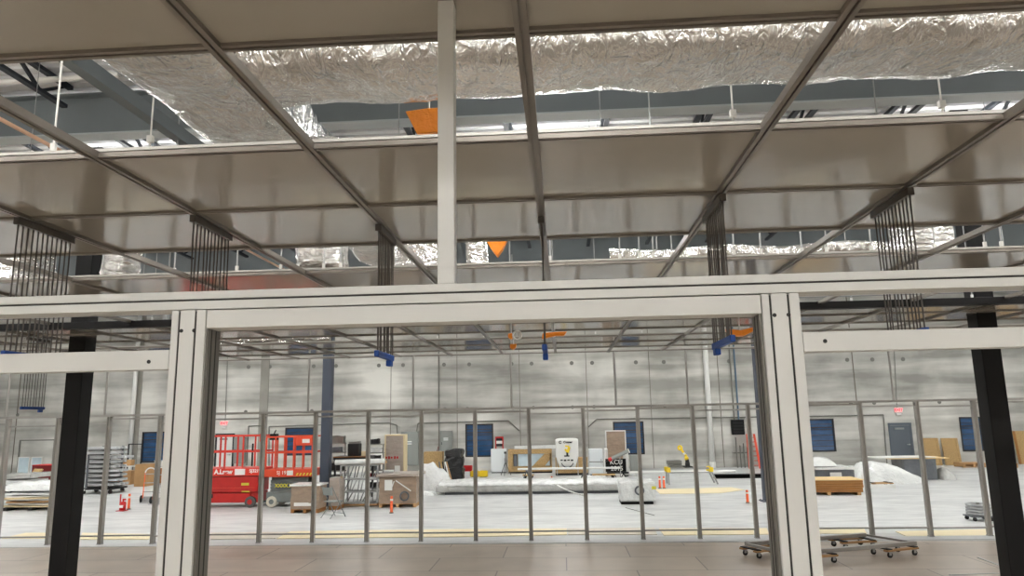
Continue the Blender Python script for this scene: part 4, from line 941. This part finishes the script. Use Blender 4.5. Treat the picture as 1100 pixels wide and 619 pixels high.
# white pipes on sawhorses
def sawhorse(p, H, lab, m_='dkgrey', top='dkgrey', w_=.5, grp='sawhorses'):
    t = thing('sawhorse', lab, 'sawhorse', (p.x, p.y, 0), 0, grp)
    MB().box(-.04, .04, -w_/2, w_/2, H-.06, H).build('top_rail', top, t)
    for y in (-w_/2+.05, w_/2-.05):
        for s_ in (-1, 1): MB().bar((s_*.2, y, 0), (0, y, H-.04), .04, .03).build('leg', m_, t)
    return t
pA, pB = fl(566, 517.5), fl(628, 517.5); Hs = at(600, 503, pA.y).z
sawhorse(pA, Hs-.07, 'sawhorse under the left part of the long white pipe, in front of the display crate'); sawhorse(pB, Hs-.07, 'sawhorse under the long white pipe near the white cabinet')
x0_, x1_ = at(556, 503, pA.y).x, at(666, 501, pA.y).x
tag(MB().tube((x0_, pA.y, Hs-.02), (x1_, pA.y, Hs-.02), .045, 12).build('white_pipe', 'whitepipe', smooth=True), 'long white pipe laid level across two sawhorses in front of the crates', 'pipe')
# low black trolleys on the floor
for (pxa, pxb, py, lab) in ((561, 573, 515.5, 'low dark floor trolley left of the small orange marker post'), (637, 662, 515, 'low dark floor trolley with timber in front of the white cabinet')):
    a, c = fl(pxa, py), fl(pxb, py); W = c.x-a.x; t = thing('floor_trolley', lab, 'trolley', ((a.x+c.x)/2, a.y+.6, 0))
    MB().box(-W/2, W/2, -.3, .3, .13, .17).build('deck', 'osb', t); 
    for x in (-W/2+.1, W/2-.1):
        for y in (-.22, .22): MB().tube((x, y-.02, .065), (x, y+.02, .065), .064, 12).build('wheel', 'rubber', t)
# long plastic-wrapped bundle
a, c = fl(468, 532.5), fl(681, 531.5); W = c.x-a.x; t = thing('wrapped_bundle', 'very long low bundle of panels wrapped in white and clear plastic', 'wrapped bundle', ((a.x+c.x)/2, a.y+.75, 0))
MB().box(-W/2+.3, W/2-.3, -.55, .55, 0, .1).build('skid', 'dkgrey', t)
crumple(-W/2, W/2, -.7, .7, .1, .34, .12, .05, 7).build('clear_wrap', 'filmg', t, smooth=True)
b = MB(); nx = 120; ny = 14
for j in range(ny+1):
    for i in range(nx+1):
        u = i/nx; v = j/ny; x = -W/2+.1+(W-.2)*u; y = -.74+1.48*v; e = math.sin(PI*min(1, max(0, v)))**.5
        z = .37+.10*e+.13*max(0, noise.noise(Vector((x*1.1, 2, 5))))*e+.03*noise.noise(Vector((x*5, y*4, 1)))-.05*(1-e); b.v.append((x, y+.04*noise.noise(Vector((x*3, y, 0))), z))
for j in range(ny):
    for i in range(nx): k0 = j*(nx+1)+i; b.f.append((k0, k0+1, k0+nx+2, k0+nx+1))
o = b.build('top_sheet', 'film', t, smooth=True); sm = o.modifiers.new('thick', 'SOLIDIFY'); sm.thickness = .02
# hose end
a = at(594, 523, fl(600, 533).y); p0 = fl(594, 533); b = MB(); pts = []
for i in range(13): u = i/12; pts.append((p0.x+.15+u*1.0, p0.y-.12-.1*u, .34*(1-u)**1.6+.03))
b.path(pts, .025, 8); tag(b.build('white_hose', 'whitepipe', smooth=True), 'short white hose curving down in front of the long wrapped bundle', 'hose')
# white wrapped unit with black ring
a, c = fl(667, 542.5), fl(705, 542.5); W = c.x-a.x; H = at(686, 517.5, a.y).z; Y = a.y
t = thing('wrapped_machine', 'cube-shaped machine wrapped in white plastic with a dark ring on its front', 'wrapped machine', ((a.x+c.x)/2, Y+.5, 0))
MB().box(-W/2+.02, W/2-.06, -.42, .42, 0, .07).build('pallet', 'black', t)
crumple(-W/2, W/2, -.5, .5, .1, H, .07, .035, 4).build('plastic_wrap', 'film', t, smooth=True); MB().box(-W/2+.1, W/2-.1, -.4, .4, .07, .1).build('base_frame', 'dkgrey', t)
MB().torus((.05, -.56, .42), .12, .028, 'y', 22, 8).build('ring', 'dkgrey', t); MB().box(.42, .55, -.56, -.545, .45, .54).build('yellow_tag', 'txty', t)
tag(MB().tube((0, 0, .012), (.62, -1.75, .012), .008, 6).build('power_lead', 'conduit', loc=(fl(672, 546).x, fl(672, 546).y, 0)), 'thin grey cord lying on the floor in front of the wrapped machine', 'cord')
# yellow-jointed stand with robot arm
p, q = fl(718, 521), fl(766, 521); Hs = at(716, 503.5, p.y).z; W = q.x-p.x
t = thing('gantry_table', 'long steel rail stand with yellow end joints and splayed legs', 'stand', ((p.x+q.x)/2, p.y+.3, 0))
xL = at(718, 505, p.y).x-t.location.x; xR = at(764, 505, p.y).x-t.location.x
MB().box(xL, xR, -.3, -.24, Hs-.04, Hs+.02).box(xL, xR, .24, .3, Hs-.04, Hs+.02).box(xL, xR, -.3, -.24, Hs-.18, Hs-.14).build('rail', 'steel', t)
for x, xf in ((xL, xL), (xR, xR+.22)):
    for y in (-.27, .27):
        MB().bar((xf, y*1.2, 0), (x, y, Hs-.1), .06, .06).build('leg', 'steel', t); MB().box(x-.08, x+.08, y-.07, y+.07, Hs-.15, Hs+.03).build('joint', 'yellow', t, .02)
zt = Hs+.02; rx = at(740, 500, p.y).x; t2 = thing('robot_arm', 'small yellow and black jointed robot arm on the steel rail stand', 'robot arm', (rx, p.y+.3, zt)); t2.scale = (.8, .8, .8)
s = sc_at(p.y); MB().box(-.2, .2, -.36, .36, 0.003, .05).box(-.1, .1, -.1, .1, .05, .22).build('base', 'rubber', t2, .01)
MB().tube((0, 0, .22), (-.02, 0, .46), .1, 12, .08).build('shoulder', 'rubber', t2); MB().bar((-.02, 0, .4), (-.08, 0, .62), .11, .13, (0, 1, 0)).ball((-.03, 0, .42), .11).build('lower_arm', 'yellow', t2, .02); MB().bar((-.08, 0, .6), (-.2, 0, .74), .09, .09, (0, 1, 0)).build('elbow', 'white', t2); MB().bar((-.17, 0, .7), (-.3, 0, .92), .1, .12, (0, 1, 0)).torus((-.32, 0, .93), .09, .045, 'y', 14, 8).build('upper_arm', 'yellow', t2)
t3 = thing('control_unit', 'grey control unit on the steel rail stand left of the robot arm', 'control unit', (rx-.5, p.y+.3, zt+.012)); MB().box(-.24, .24, -.33, .33, 0.003, .1).box(-.3, .26, -.2, .2, .1, .26).build('case', 'conduit', t3, .02)
# level white pipe across and wall pipes
Yp = 33.5; p, q = at(672, 508, Yp), at(790, 503, Yp)
b = MB(); z = (p.z+q.z)/2; tag(b.tube((p.x, Yp, p.z), (q.x, Yp, p.z), .06, 10).tube((p.x+.4, Yp, 0), (p.x+.4, Yp, p.z-.06), .03).tube((q.x-.5, Yp, 0), (q.x-.5, Yp, p.z-.06), .03).tube(((p.x+q.x)/2, Yp, 0), ((p.x+q.x)/2, Yp, p.z-.06), .03).build('long_white_pipe', 'whitepipe'), 'long level white pipe on low stands before the back wall, by the downpipe', 'pipe')
for (pxb, pxt, lab, yb) in ((765, 752.5, 'thick white downpipe on the back wall, right of the doorway centre', 500), (139, 147.5, 'thick white downpipe on the back wall between the black column and the left post', 497)):
    a = at(pxb-(0 if pxb > 500 else 0), 490, WY-.25); t = thing('downpipe', lab, 'downpipe', (a.x, WY-.22, 0))
    MB().tube((0, 0, .12 if pxb > 500 else .8), (0, 0, ROOF-.02), .13 if pxb > 500 else .11, 14).build('pipe', 'whitepipe', t, smooth=True); MB().box(-.15, .15, .05, .2, 3.0, 3.06).box(-.15, .15, .05, .2, 5.6, 5.66).build('bracket', 'steel', t)
    MB().tube((0, 0, 0), (0, 0, .8 if pxb < 500 else .3), .16, 14).build('pipe_shoe', 'whitepipe', t)
# black wall box with conduits
p, q = at(785.5, 451, WY-.3), at(800, 467, WY-.3); t = thing('wall_box', 'black square speaker-like box on the back wall under two conduits', 'wall box', ((p.x+q.x)/2, WY-.02, q.z)); W = q.x-p.x; H = p.z-q.z
MB().box(-W/2, W/2, -.36, -.1, 0, H).build('case', 'black', t, .02); MB().box(-.1, .1, -.1, 0, H*.3, H*.7).build('bracket', 'black', t)
for i in range(4): MB().box(-W/2+.05, W/2-.05, -.367, -.36, H*.15+i*H*.2, H*.15+i*H*.2+.03).build('grille_slat', 'rubber', t)
b = MB(); b.tube((-.12, -.14, H), (-.12, -.14, ROOF-.05-q.z), .04).build('conduit', 'conduit', t); MB().tube((.1, -.14, H), (.1, -.14, ROOF-.05-q.z), .045).build('blue_conduit', 'blueconduit', t)
# stub pipes by the wall
a = fl(797, 502); t = thing('pipe_stubs', 'cluster of short grey pipe stubs with a cross bar below the black wall box', 'pipes', (a.x, WY-.4, 0))
for i, (x, h_) in enumerate(((-.3, 1.5), (-.12, 1.1), (.06, 1.2), (.24, 1.0))): MB().tube((x, 0, 0), (x, 0, h_), .035).build('stub', 'conduit', t)
MB().box(-.45, .45, .04, .08, .7, .76).box(-.42, -.38, .08, .39, .7, .76).build('crossbar', 'conduit', t)
# ladder
a = fl(807.5, 503); t = thing('step_ladder', 'orange-red fibreglass ladder leaning by the back wall beside the right post', 'ladder', (a.x+.05, WY-1.2, 0), .0)
zt = at(813, 467, WY-1).z
for s_ in (-1, 1): MB().bar((s_*.25, 0, 0), (s_*.17+.12, .9, zt), .07, .1, (1, 0, 0)).build('side_rail', 'redor', t)
for i in range(7):
    u = (i+.7)/7.4; MB().bar((-.25+.08*u+.12*u, .9*u, zt*u), (.25-.08*u+.12*u, .9*u, zt*u), .06, .03).build('rung', 'redpaint', t)
# dark steel sections on floor right
p, q = at(765, 507, 32.5), at(818, 507, 32.5)
b = MB(); tag(b.box(p.x, q.x, 32.2, 32.32, 0, .16).box(p.x, q.x, 31.9, 32.2, 0, .03).box(p.x, q.x, 31.9, 32.2, .13, .16).build('steel_section', 'black'), 'long black steel section lying on the floor behind the marker post, by the right post', 'steel section')
# electrical cabinets on the wall
def elec(px0, px1, py0, py1, lab, label=True):
    p, q = at(px0, py0, WY-.2), at(px1, py1, WY-.2); W = q.x-p.x; z1 = p.z; z0 = max(.1, q.z); t = thing('electrical_cabinet', lab, 'electrical cabinet', ((p.x+q.x)/2, WY-.02, z0), 0, 'grey wall cabinets'); H = z1-z0
    MB().box(-W/2, W/2, -.26, 0, 0, H).build('case', 'cab', t, .01); d = MB().box(-W/2+.04, W/2-.04, -.28, -.262, .05, H-.05).build('door', 'cab', t, .004); MB().box(-W/2+.07, -W/2+.1, -.3, -.28, H*.45, H*.55).build('latch', 'frame', d)
    if label: MB().box(-.12, .12, -.288, -.281, H*.62, H*.72).build('warning_label', 'white', d); MB().box(-.12, .12, -.294, -.289, H*.655, H*.68).build('label_stripe', 'blueconduit', d); 
elec(431, 449.5, 464, 500, 'tall grey electrical cabinet on the wall behind the tall wrapped panel'); elec(473, 485.5, 463, 490, 'grey electrical cabinet with a white label on the wall above the black bags')
elec(252, 262, 470, 498, 'grey electrical cabinet on the wall behind the red scissor lift', False)

# ---- right-hand side
t, W, dp, H = crate(879, 921, 505, 525, 1.3, 'dkgrey', 'dark grey wrapped crate with a white label, behind the timber stack', pallet=False, lid='film', lidh=.08)
MB().box(-.2, .2, -dp/2-.03, -dp/2-.02, .35, .55).build('paper_label', 'white', t)
p = t.location; o = heap(1.3, .9, .35, 15, .08).build('plastic_sheet', 'film', smooth=True, loc=(p.x-.45, p.y, H+.04)); tag(o, 'white plastic sheet bunched on top of the dark grey wrapped crate', 'plastic sheet')
a, c = fl(862, 532.5), fl(926, 531); W = c.x-a.x; t = thing('timber_stack', 'stack of orange-brown timber boards with a pale plywood top on blocks', 'timber stack', ((a.x+c.x)/2, a.y+.6, 0), -.05)
for i in range(5): MB().box(-W/2+R.uniform(0, .03), W/2-R.uniform(0, .03), -.6, .6, .09+i*.075, .09+i*.075+.07).build('timber_layer', 'wood', t)
MB().box(-W/2-.02, W/2+.02, -.62, .62, .47, .49).build('plywood_top', 'ply', t)
for x in (-W/2+.15, -.1, W/2-.15): MB().box(x-.06, x+.06, -.6, .6, 0, .088).build('block', 'card', t)
p = fl(955, 521.5); o = heap(2.6, 1.5, .95, 19, .07, lambda u, v: .85-.4*u-.1*v).build('plastic_sheet', 'film', smooth=True, loc=(p.x+.3, p.y+1.0, 0)); tag(o, 'large white plastic sheet heap on the floor below the slate-grey door', 'plastic sheet')
a = fl(942, 521); t = dup(dl, (a.x-.2, a.y-.75, 0), .1, 'wooden dolly at the front of the large white plastic heap'); t['group'] = 'loose dollies'
tag(MB().box(-.6, .6, -.05, .05, 0, .12).build('pale_beam', 'white', loc=(a.x-.5, a.y-1.25, 0)), 'short pale beam on the floor in front of the wooden dolly at right', 'beam')
t, W, dp, H = crate(973, 1010, 496, 516, 1.1, 'dkgrey', 'dark slatted crate with two loose white cover boards, right of the plastic heap', pallet=False, base_m='wood', amp=.01)
for i, (dx, dz, m_, r_, lab) in enumerate(((-.5, .03, 'white', .07, 'white cover board lying skewed on the dark slatted crate, upper one'), (.0, .0, 'ply', .0, 'pale timber cover board on the dark slatted crate, lower one'))):
    o = MB().box(-1.15, 1.1, -.6, .6, 0, .03).build('cover_board', m_, loc=(t.location.x+dx, t.location.y, H+.015+dz*1.2)); o.rotation_euler = (0, 0, r_); tag(o, lab, 'board')
o = heap(.5, 1.1, .5, 23, .07).build('plastic_sheet', 'filmg', smooth=True, loc=(t.location.x+W/2+.35, t.location.y-.3, 0)); tag(o, 'clear plastic sheet hanging down the right end of the dark slatted crate', 'plastic sheet')
for (x0_, x1_, lab) in ((992, 1010.5, 'yellow-brown timber door leaning on the wall, left of two'), (1014, 1031.5, 'yellow-brown timber door leaning on the wall, right of two')):
    p, q = at(x0_, 485, WY-.6), at(x1_, 485, WY-.6); W = q.x-p.x; H = at(x0_+8, 470.5, WY-.4).z; t = thing('timber_door', lab, 'door', ((p.x+q.x)/2, WY-.62, 0), 0, 'timber doors leaning on the back wall'); t.rotation_euler = (-.13, 0, 0)
    MB().box(-W/2, W/2, 0, .05, .01, H).build('core', 'osb', t)
    MB().box(-W/2, -W/2+.1, -.03, 0, .01, H).box(W/2-.1, W/2, -.03, 0, .01, H).box(-W/2+.1, W/2-.1, -.03, 0, H-.1, H).box(-W/2+.1, W/2-.1, -.03, 0, H*.45, H*.45+.1).box(-W/2+.1, W/2-.1, -.03, 0, .01, .12).build('batten', 'osb', t)
p = at(1098, 480, WY-.6); W = 1.0; t = thing('timber_door', 'timber door panel leaning on the wall at the right edge beyond the black column', 'door', (p.x+.25, WY-.62, 0)); t.rotation_euler = (-.13, 0, 0); MB().box(-.5, .5, 0, .05, .01, 1.6).build('core', 'osb', t); MB().box(-.5, -.4, -.03, 0, .01, 1.6).box(.4, .5, -.03, 0, .01, 1.6).build('batten', 'wood', t)
for (px0, px1, py, lab) in ((1035, 1062, 500.5, 'low timber pallet by the wall below the rightmost blue window'), (1076, 1096, 501, 'low timber pallet by the wall at the right edge')):
    a, c = fl(px0, py+2), fl(px1, py+2); W = c.x-a.x; t = thing('timber_pallet', lab, 'pallet', ((a.x+c.x)/2, a.y+.4, 0), 0)
    for i in range(6): y = -.4+i*.15; MB().box(-W/2, W/2, y, y+.1, .17, .2).build('slat', 'card', t)
    for x in (-W/2+.05, 0, W/2-.05): MB().box(x-.05, x+.05, -.4, .45, .03, .168).build('bearer', 'card', t)
    MB().box(-W/2, W/2, -.4, -.3, 0, .029).box(-W/2, W/2, .35, .45, 0, .029).build('bottom_slat', 'card', t)
# small striped cart at right behind last stud
p = fl(1060, 561); t = thing('hose_cart', 'small wheeled cart with coiled grey hose by the right black column', 'cart', (p.x, p.y+.3, 0)); 
for z in (.16, .23, .30, .37): MB().torus((0, 0, z), .24, .034, 'z', 24, 8).build('hose_coil', 'steel', t)
MB().box(-.26, .26, -.24, .24, .09, .12).build('deck', 'dkgrey', t)
for x in (-.2, .2):
    for y in (-.18, .18): MB().tube((x, y-.02, .045), (x, y+.02, .045), .045, 12).build('wheel', 'rubber', t)
MB().tube((0, 0, .12), (0, 0, .42), .04).build('core', 'conduit', t)

# ---- left-hand side
# stack of silver bars on a dolly
a, c = fl(88, 532), fl(127, 528.5); W = (c-a).length; H = at(108, 480, a.y+.4).z
t = thing('profile_rack', 'tall wheeled rack of layered silver profiles, right of the left black column', 'rack', ((a.x+c.x)/2, a.y+.75, 0), .0)
MB().box(-W/2, W/2, -.5, .5, .16, .22).build('base', 'rubber', t)
for x in (-W/2+.15, W/2-.15):
    for y in (-.4, .4): MB().tube((x, y-.03, .08), (x, y+.03, .08), .078, 12).build('wheel', 'rubber', t)
for x in (-W*.3, W*.3): MB().box(x-.03, x+.03, .42, .48, .22, H).build('upright', 'dkgrey', t); MB().box(x-.03, x+.03, -.5, -.44, .22, H-.3).build('upright', 'dkgrey', t)
n = 9
for i in range(n):
    z = .3+(H-.42)*i/(n-1); off = R.uniform(-.08, .08)
    MB().box(-W*.33, W*.33, .36, .42, z-.04, z).build('arm', 'rubber', t); MB().box(-W*.33, W*.33, -.44, -.38, z-.04, z).build('arm', 'rubber', t)
    for j in range(4):
        y = -.36+j*.2; o = MB().box(-W/2+off+R.uniform(-.1, .05), W/2+off+R.uniform(-.05, .25 if i % 3 == 0 else .05), y, y+.13, z+.004, z+.095).build('aluminium_profile', 'silver', loc=(t.location.x, t.location.y, 0), bevel=.006); tag(o, 'silver aluminium profile stored in the tall rack beside the left black column', 'profile', 'profiles in the tall rack')
# big cardboard boxes
M['card2'] = mat('brown_corrugated_box', S(160, 108, 66), .7, 0, var=(3, .1))
def cbx(px0, px1, py0, pyb, depth, m_, lab, rz=0):
    a, c = fl(px0, pyb), fl(px1, pyb); W = c.x-a.x; H = at((px0+px1)/2, py0, a.y).z
    t = thing('cardboard_box', lab, 'box', ((a.x+c.x)/2, a.y+depth/2, 0), rz, 'large cardboard boxes'); MB().box(-W/2, W/2, -depth/2, depth/2, 0, H-.01).build('carton', m_, t, .01)
    MB().box(-W/2, W/2, -depth/2, -.01, H-.008, H).box(-W/2, W/2, .01, depth/2, H-.008, H).build('top_flap', m_, t); MB().box(-W/2-.002, W/2+.002, -.04, .04, H+.001, H+.003).build('packing_tape', 'kraft', t); return t, W, H
cbx(143.5, 156, 499, 523, .6, 'card', 'tan cardboard box under the white tabletop, left of the orange hand truck')
cbx(158, 172, 503, 521, .6, 'card2', 'red-brown cardboard box behind the hand truck at the left post')
cbx(128, 139, 506, 521, .5, 'card', 'tan cardboard box behind the dark dolly, right of the profile rack')
q = at(132, 497, fl(132, 521).y); 
# white folding table
p = fl(150, 519.5); Yt = p.y+.9; a, c = at(128, 500, Yt), at(172, 498, Yt); zt = a.z-.05
t = thing('folding_table', 'long white tabletop on thin legs standing before the leftmost blue window', 'table', ((a.x+c.x)/2, Yt+.6, 0)); W = c.x-a.x
MB().box(-W/2, W/2, -.4, .4, zt-.04, zt).build('tabletop', 'white', t, .01)
for x in (-W/2+.1, W/2-.1):
    for y in (-.34, .34): MB().tube((x, y, 0), (x, y, zt-.04), .018).build('leg', 'frame', t)
tt = t
q = thing('storage_box', 'white plastic storage box on the long white table in front of the window', 'box', (tt.location.x+.75, tt.location.y, zt+.002)); MB().box(-.26, .26, -.2, .2, 0, .2).build('tub', 'white', q, .02); MB().box(-.28, .28, -.22, .22, .201, .23).build('lid', 'iceblue', q, .01)
q = thing('paper_bag', 'small brown bag on the left end of the long white table', 'bag', (tt.location.x-.9, tt.location.y, zt+.002)); crumple(-.2, .2, -.15, .15, 0, .26, .06, .03, 2).build('bag', 'card', q)
# wire-legged dark trolley
t = clutter(133, 504, 530, 526, .35, 'dark wire trolley full of black parts between the profile rack and the cardboard boxes', ['rubber', 'card', 'dkgrey'], 12)
t.location.y -= .7
# portable partition outline behind table
p, q = at(138, 478, 37.4), at(152, 478, 37.4); Hh = p.z; b = MB(); b.box(p.x, p.x+.05, 37.38, 37.43, 0, Hh).box(q.x, q.x+.05, 37.38, 37.43, 0, Hh).box(p.x, q.x+.05, 37.38, 37.43, Hh+.001, Hh+.05); tag(b.build('door_jamb_frame', 'frame'), 'thin dark rectangular frame standing beside the leftmost blue window', 'frame')
p, q = at(21, 474, 37.4), at(58, 474, 37.4); Hh = p.z; b = MB(); b.box(p.x, p.x+.06, 37.38, 37.44, 0, Hh).box(q.x, q.x+.06, 37.38, 37.44, 0, Hh).box(p.x, q.x+.06, 37.38, 37.44, Hh+.001, Hh+.06); tag(b.build('door_jamb_frame', 'conduit'), 'wide thin grey frame standing against the back wall at far left', 'frame')
# hand trucks
def hand_truck(px, pyb, pyt, lab, rz):
    p = fl(px, pyb); H = at(px, pyt, p.y).z; t = thing('hand_truck', lab, 'hand truck', (p.x, p.y+.2, 0), rz, 'orange hand trucks')
    for s_ in (-1, 1):
        MB().tube((s_*.17, 0, .14), (s_*.17, .12, H-.12), .016).build('side_tube', 'orangepost', t)
        MB().tube((s_*.21-.03, .02, .12), (s_*.21+.03, .02, .12), .12, 16).build('wheel', 'rubber', t)
    b = MB(); b.torus((0, .12, H-.17), .17, .022, 'y', 12, 8, 0, PI).build('handle', 'whitepipe', t)
    MB().box(-.2, .2, -.24, 0, .0, .015).box(-.2, .2, 0, .015, .0, .2).build('toe_plate', 'steel', t)
    for z in (.35, .65, .95): MB().bar((-.17, .01+z*.08, z), (.17, .01+z*.08, z), .02, .03).build('crossbar', 'steel', t)
hand_truck(155, 540.5, 503.5, 'hand truck with orange tubes and a white rounded handle left of the left post', .25)
hand_truck(165.5, 542, 503, 'second hand truck partly hidden behind the left post', .1)
crate(155.5, 163, 530, 541, .4, 'white', 'small white box on the floor by the hand trucks', name='white_box', cat='box', pallet=False, amp=.01)
bpy.data.objects['white_box'].location.x += .35
# pallets with wrapped sheet stacks at far left
def sheetstack(px0, px1, py0, pyb, depth, lab, cols, rz=0, n=5, seed=1):
    a, c = fl(px0, pyb), fl(px1, pyb); W = c.x-a.x; H = at((px0+px1)/2, py0, a.y+.3).z; rr = random.Random(seed)
    t = thing('sheet_stack', lab, 'sheet stack', ((a.x+c.x)/2, a.y+depth/2, 0), rz)
    for x in (-W/2+.1, 0, W/2-.1): MB().box(x-.06, x+.06, -depth/2, depth/2, 0, .1).build('bearer', 'rubber', t)
    z = .1; th = (H-.1)/n
    for i in range(n):
        dx, dy = rr.uniform(-.12, .12), rr.uniform(-.05, .05); o = crumple(-W/2+dx, W/2+dx-rr.uniform(0, .3), -depth/2+dy, depth/2+dy, z+.003, z+th*.8, .14, .035, seed+i).build('sheet_layer', cols[i % len(cols)], t); o.rotation_euler = (rr.uniform(-.02, .02), rr.uniform(-.025, .025), rr.uniform(-.14, .14)); z += th
    return t, H
t, H1 = sheetstack(1, 55, 529, 549, 1.4, 'stack of pale sheets and cardboard on a dark pallet left of the left black column', ['kraft', 'white', 'card', 'white', 'kraft', 'white', 'film'], .12, 7, 3)
tag(heap(2.3, 1.2, .34, 31, .07).build('plastic_sheet', 'film', smooth=True, loc=(t.location.x-.15, t.location.y, H1+.055)), 'rumpled white plastic sheet on top of the sheet stack at far left', 'plastic sheet')
t, H2 = sheetstack(-14, 34, 508, 530, 1.2, 'bundle wrapped in silvery plastic behind the sheet stack at far left', ['filmg', 'film', 'filmg'], 0, 3, 5)
p = fl(44, 522); Hr = at(44, 500.5, p.y).z; t = thing('maroon_crate', 'dark red crate behind the leaning tan boards at far left', 'crate', (p.x+.2, p.y+.4, 0)); MB().box(-.75, .75, -.35, .35, .02, Hr).build('box', 'maroon', t, .01); MB().box(-.76, .76, -.36, .36, Hr, Hr+.04).build('lid', 'red', t, .01); MB().box(-.7, .7, -.3, .3, 0, .02).build('skid', 'rubber', t)
for i in range(4):
    b = MB(); b.bar((0, 0, .02), (.42, .1, Hr*.85), .05, .16, (0, 1, 0)); tag(b.build('leaning_board', 'ply', loc=(p.x-.62+i*.13, p.y-.25-.05*i, 0)), 'short tan board leaning against the dark red crate at far left', 'board', 'tan boards leaning on the dark red crate')
for (x0_, x1_, lab) in ((19, 31.5, 'pale blue framed panel, left of two, leaning in the far left corner'), (33, 45, 'pale blue framed panel, right of two, leaning beside the dark red crate')):
    a, c = at(x0_, 500, 34.5), at(x1_, 500, 34.5); Hh = at(x0_+5, 491, 34.5).z; W = c.x-a.x; t = thing('framed_panel', lab, 'panel', ((a.x+c.x)/2, 34.5, 0), 0, 'pale blue panels at far left'); MB().box(-W/2+.04, W/2-.04, 0, .03, .04, Hh-.04).build('sheet', 'iceblue', t); MB().box(-W/2, -W/2+.04, -.02, .04, 0, Hh).box(W/2-.04, W/2, -.02, .04, 0, Hh).box(-W/2+.04, W/2-.04, -.02, .04, Hh-.04, Hh).box(-W/2+.04, W/2-.04, -.02, .04, 0, .04).build('frame', 'white', t)
    MB().box(-.03, .03, .04, .3, 0, .03).box(-.03, .03, .04, .08, .03, Hh*.7).build('stand_foot', 'steel', t)
# ============ END ITEMS ============
# ------------------------------------------------------------ render look
w = bpy.data.worlds.new('world'); bpy.context.scene.world = w; w.use_nodes = True
w.node_tree.nodes['Background'].inputs[0].default_value = (.8, .85, .9, 1); w.node_tree.nodes['Background'].inputs[1].default_value = .2
vs = bpy.context.scene.view_settings; vs.view_transform = 'Standard'; vs.look = 'None'; vs.exposure = 0; vs.gamma = 1; vs.use_curve_mapping = False
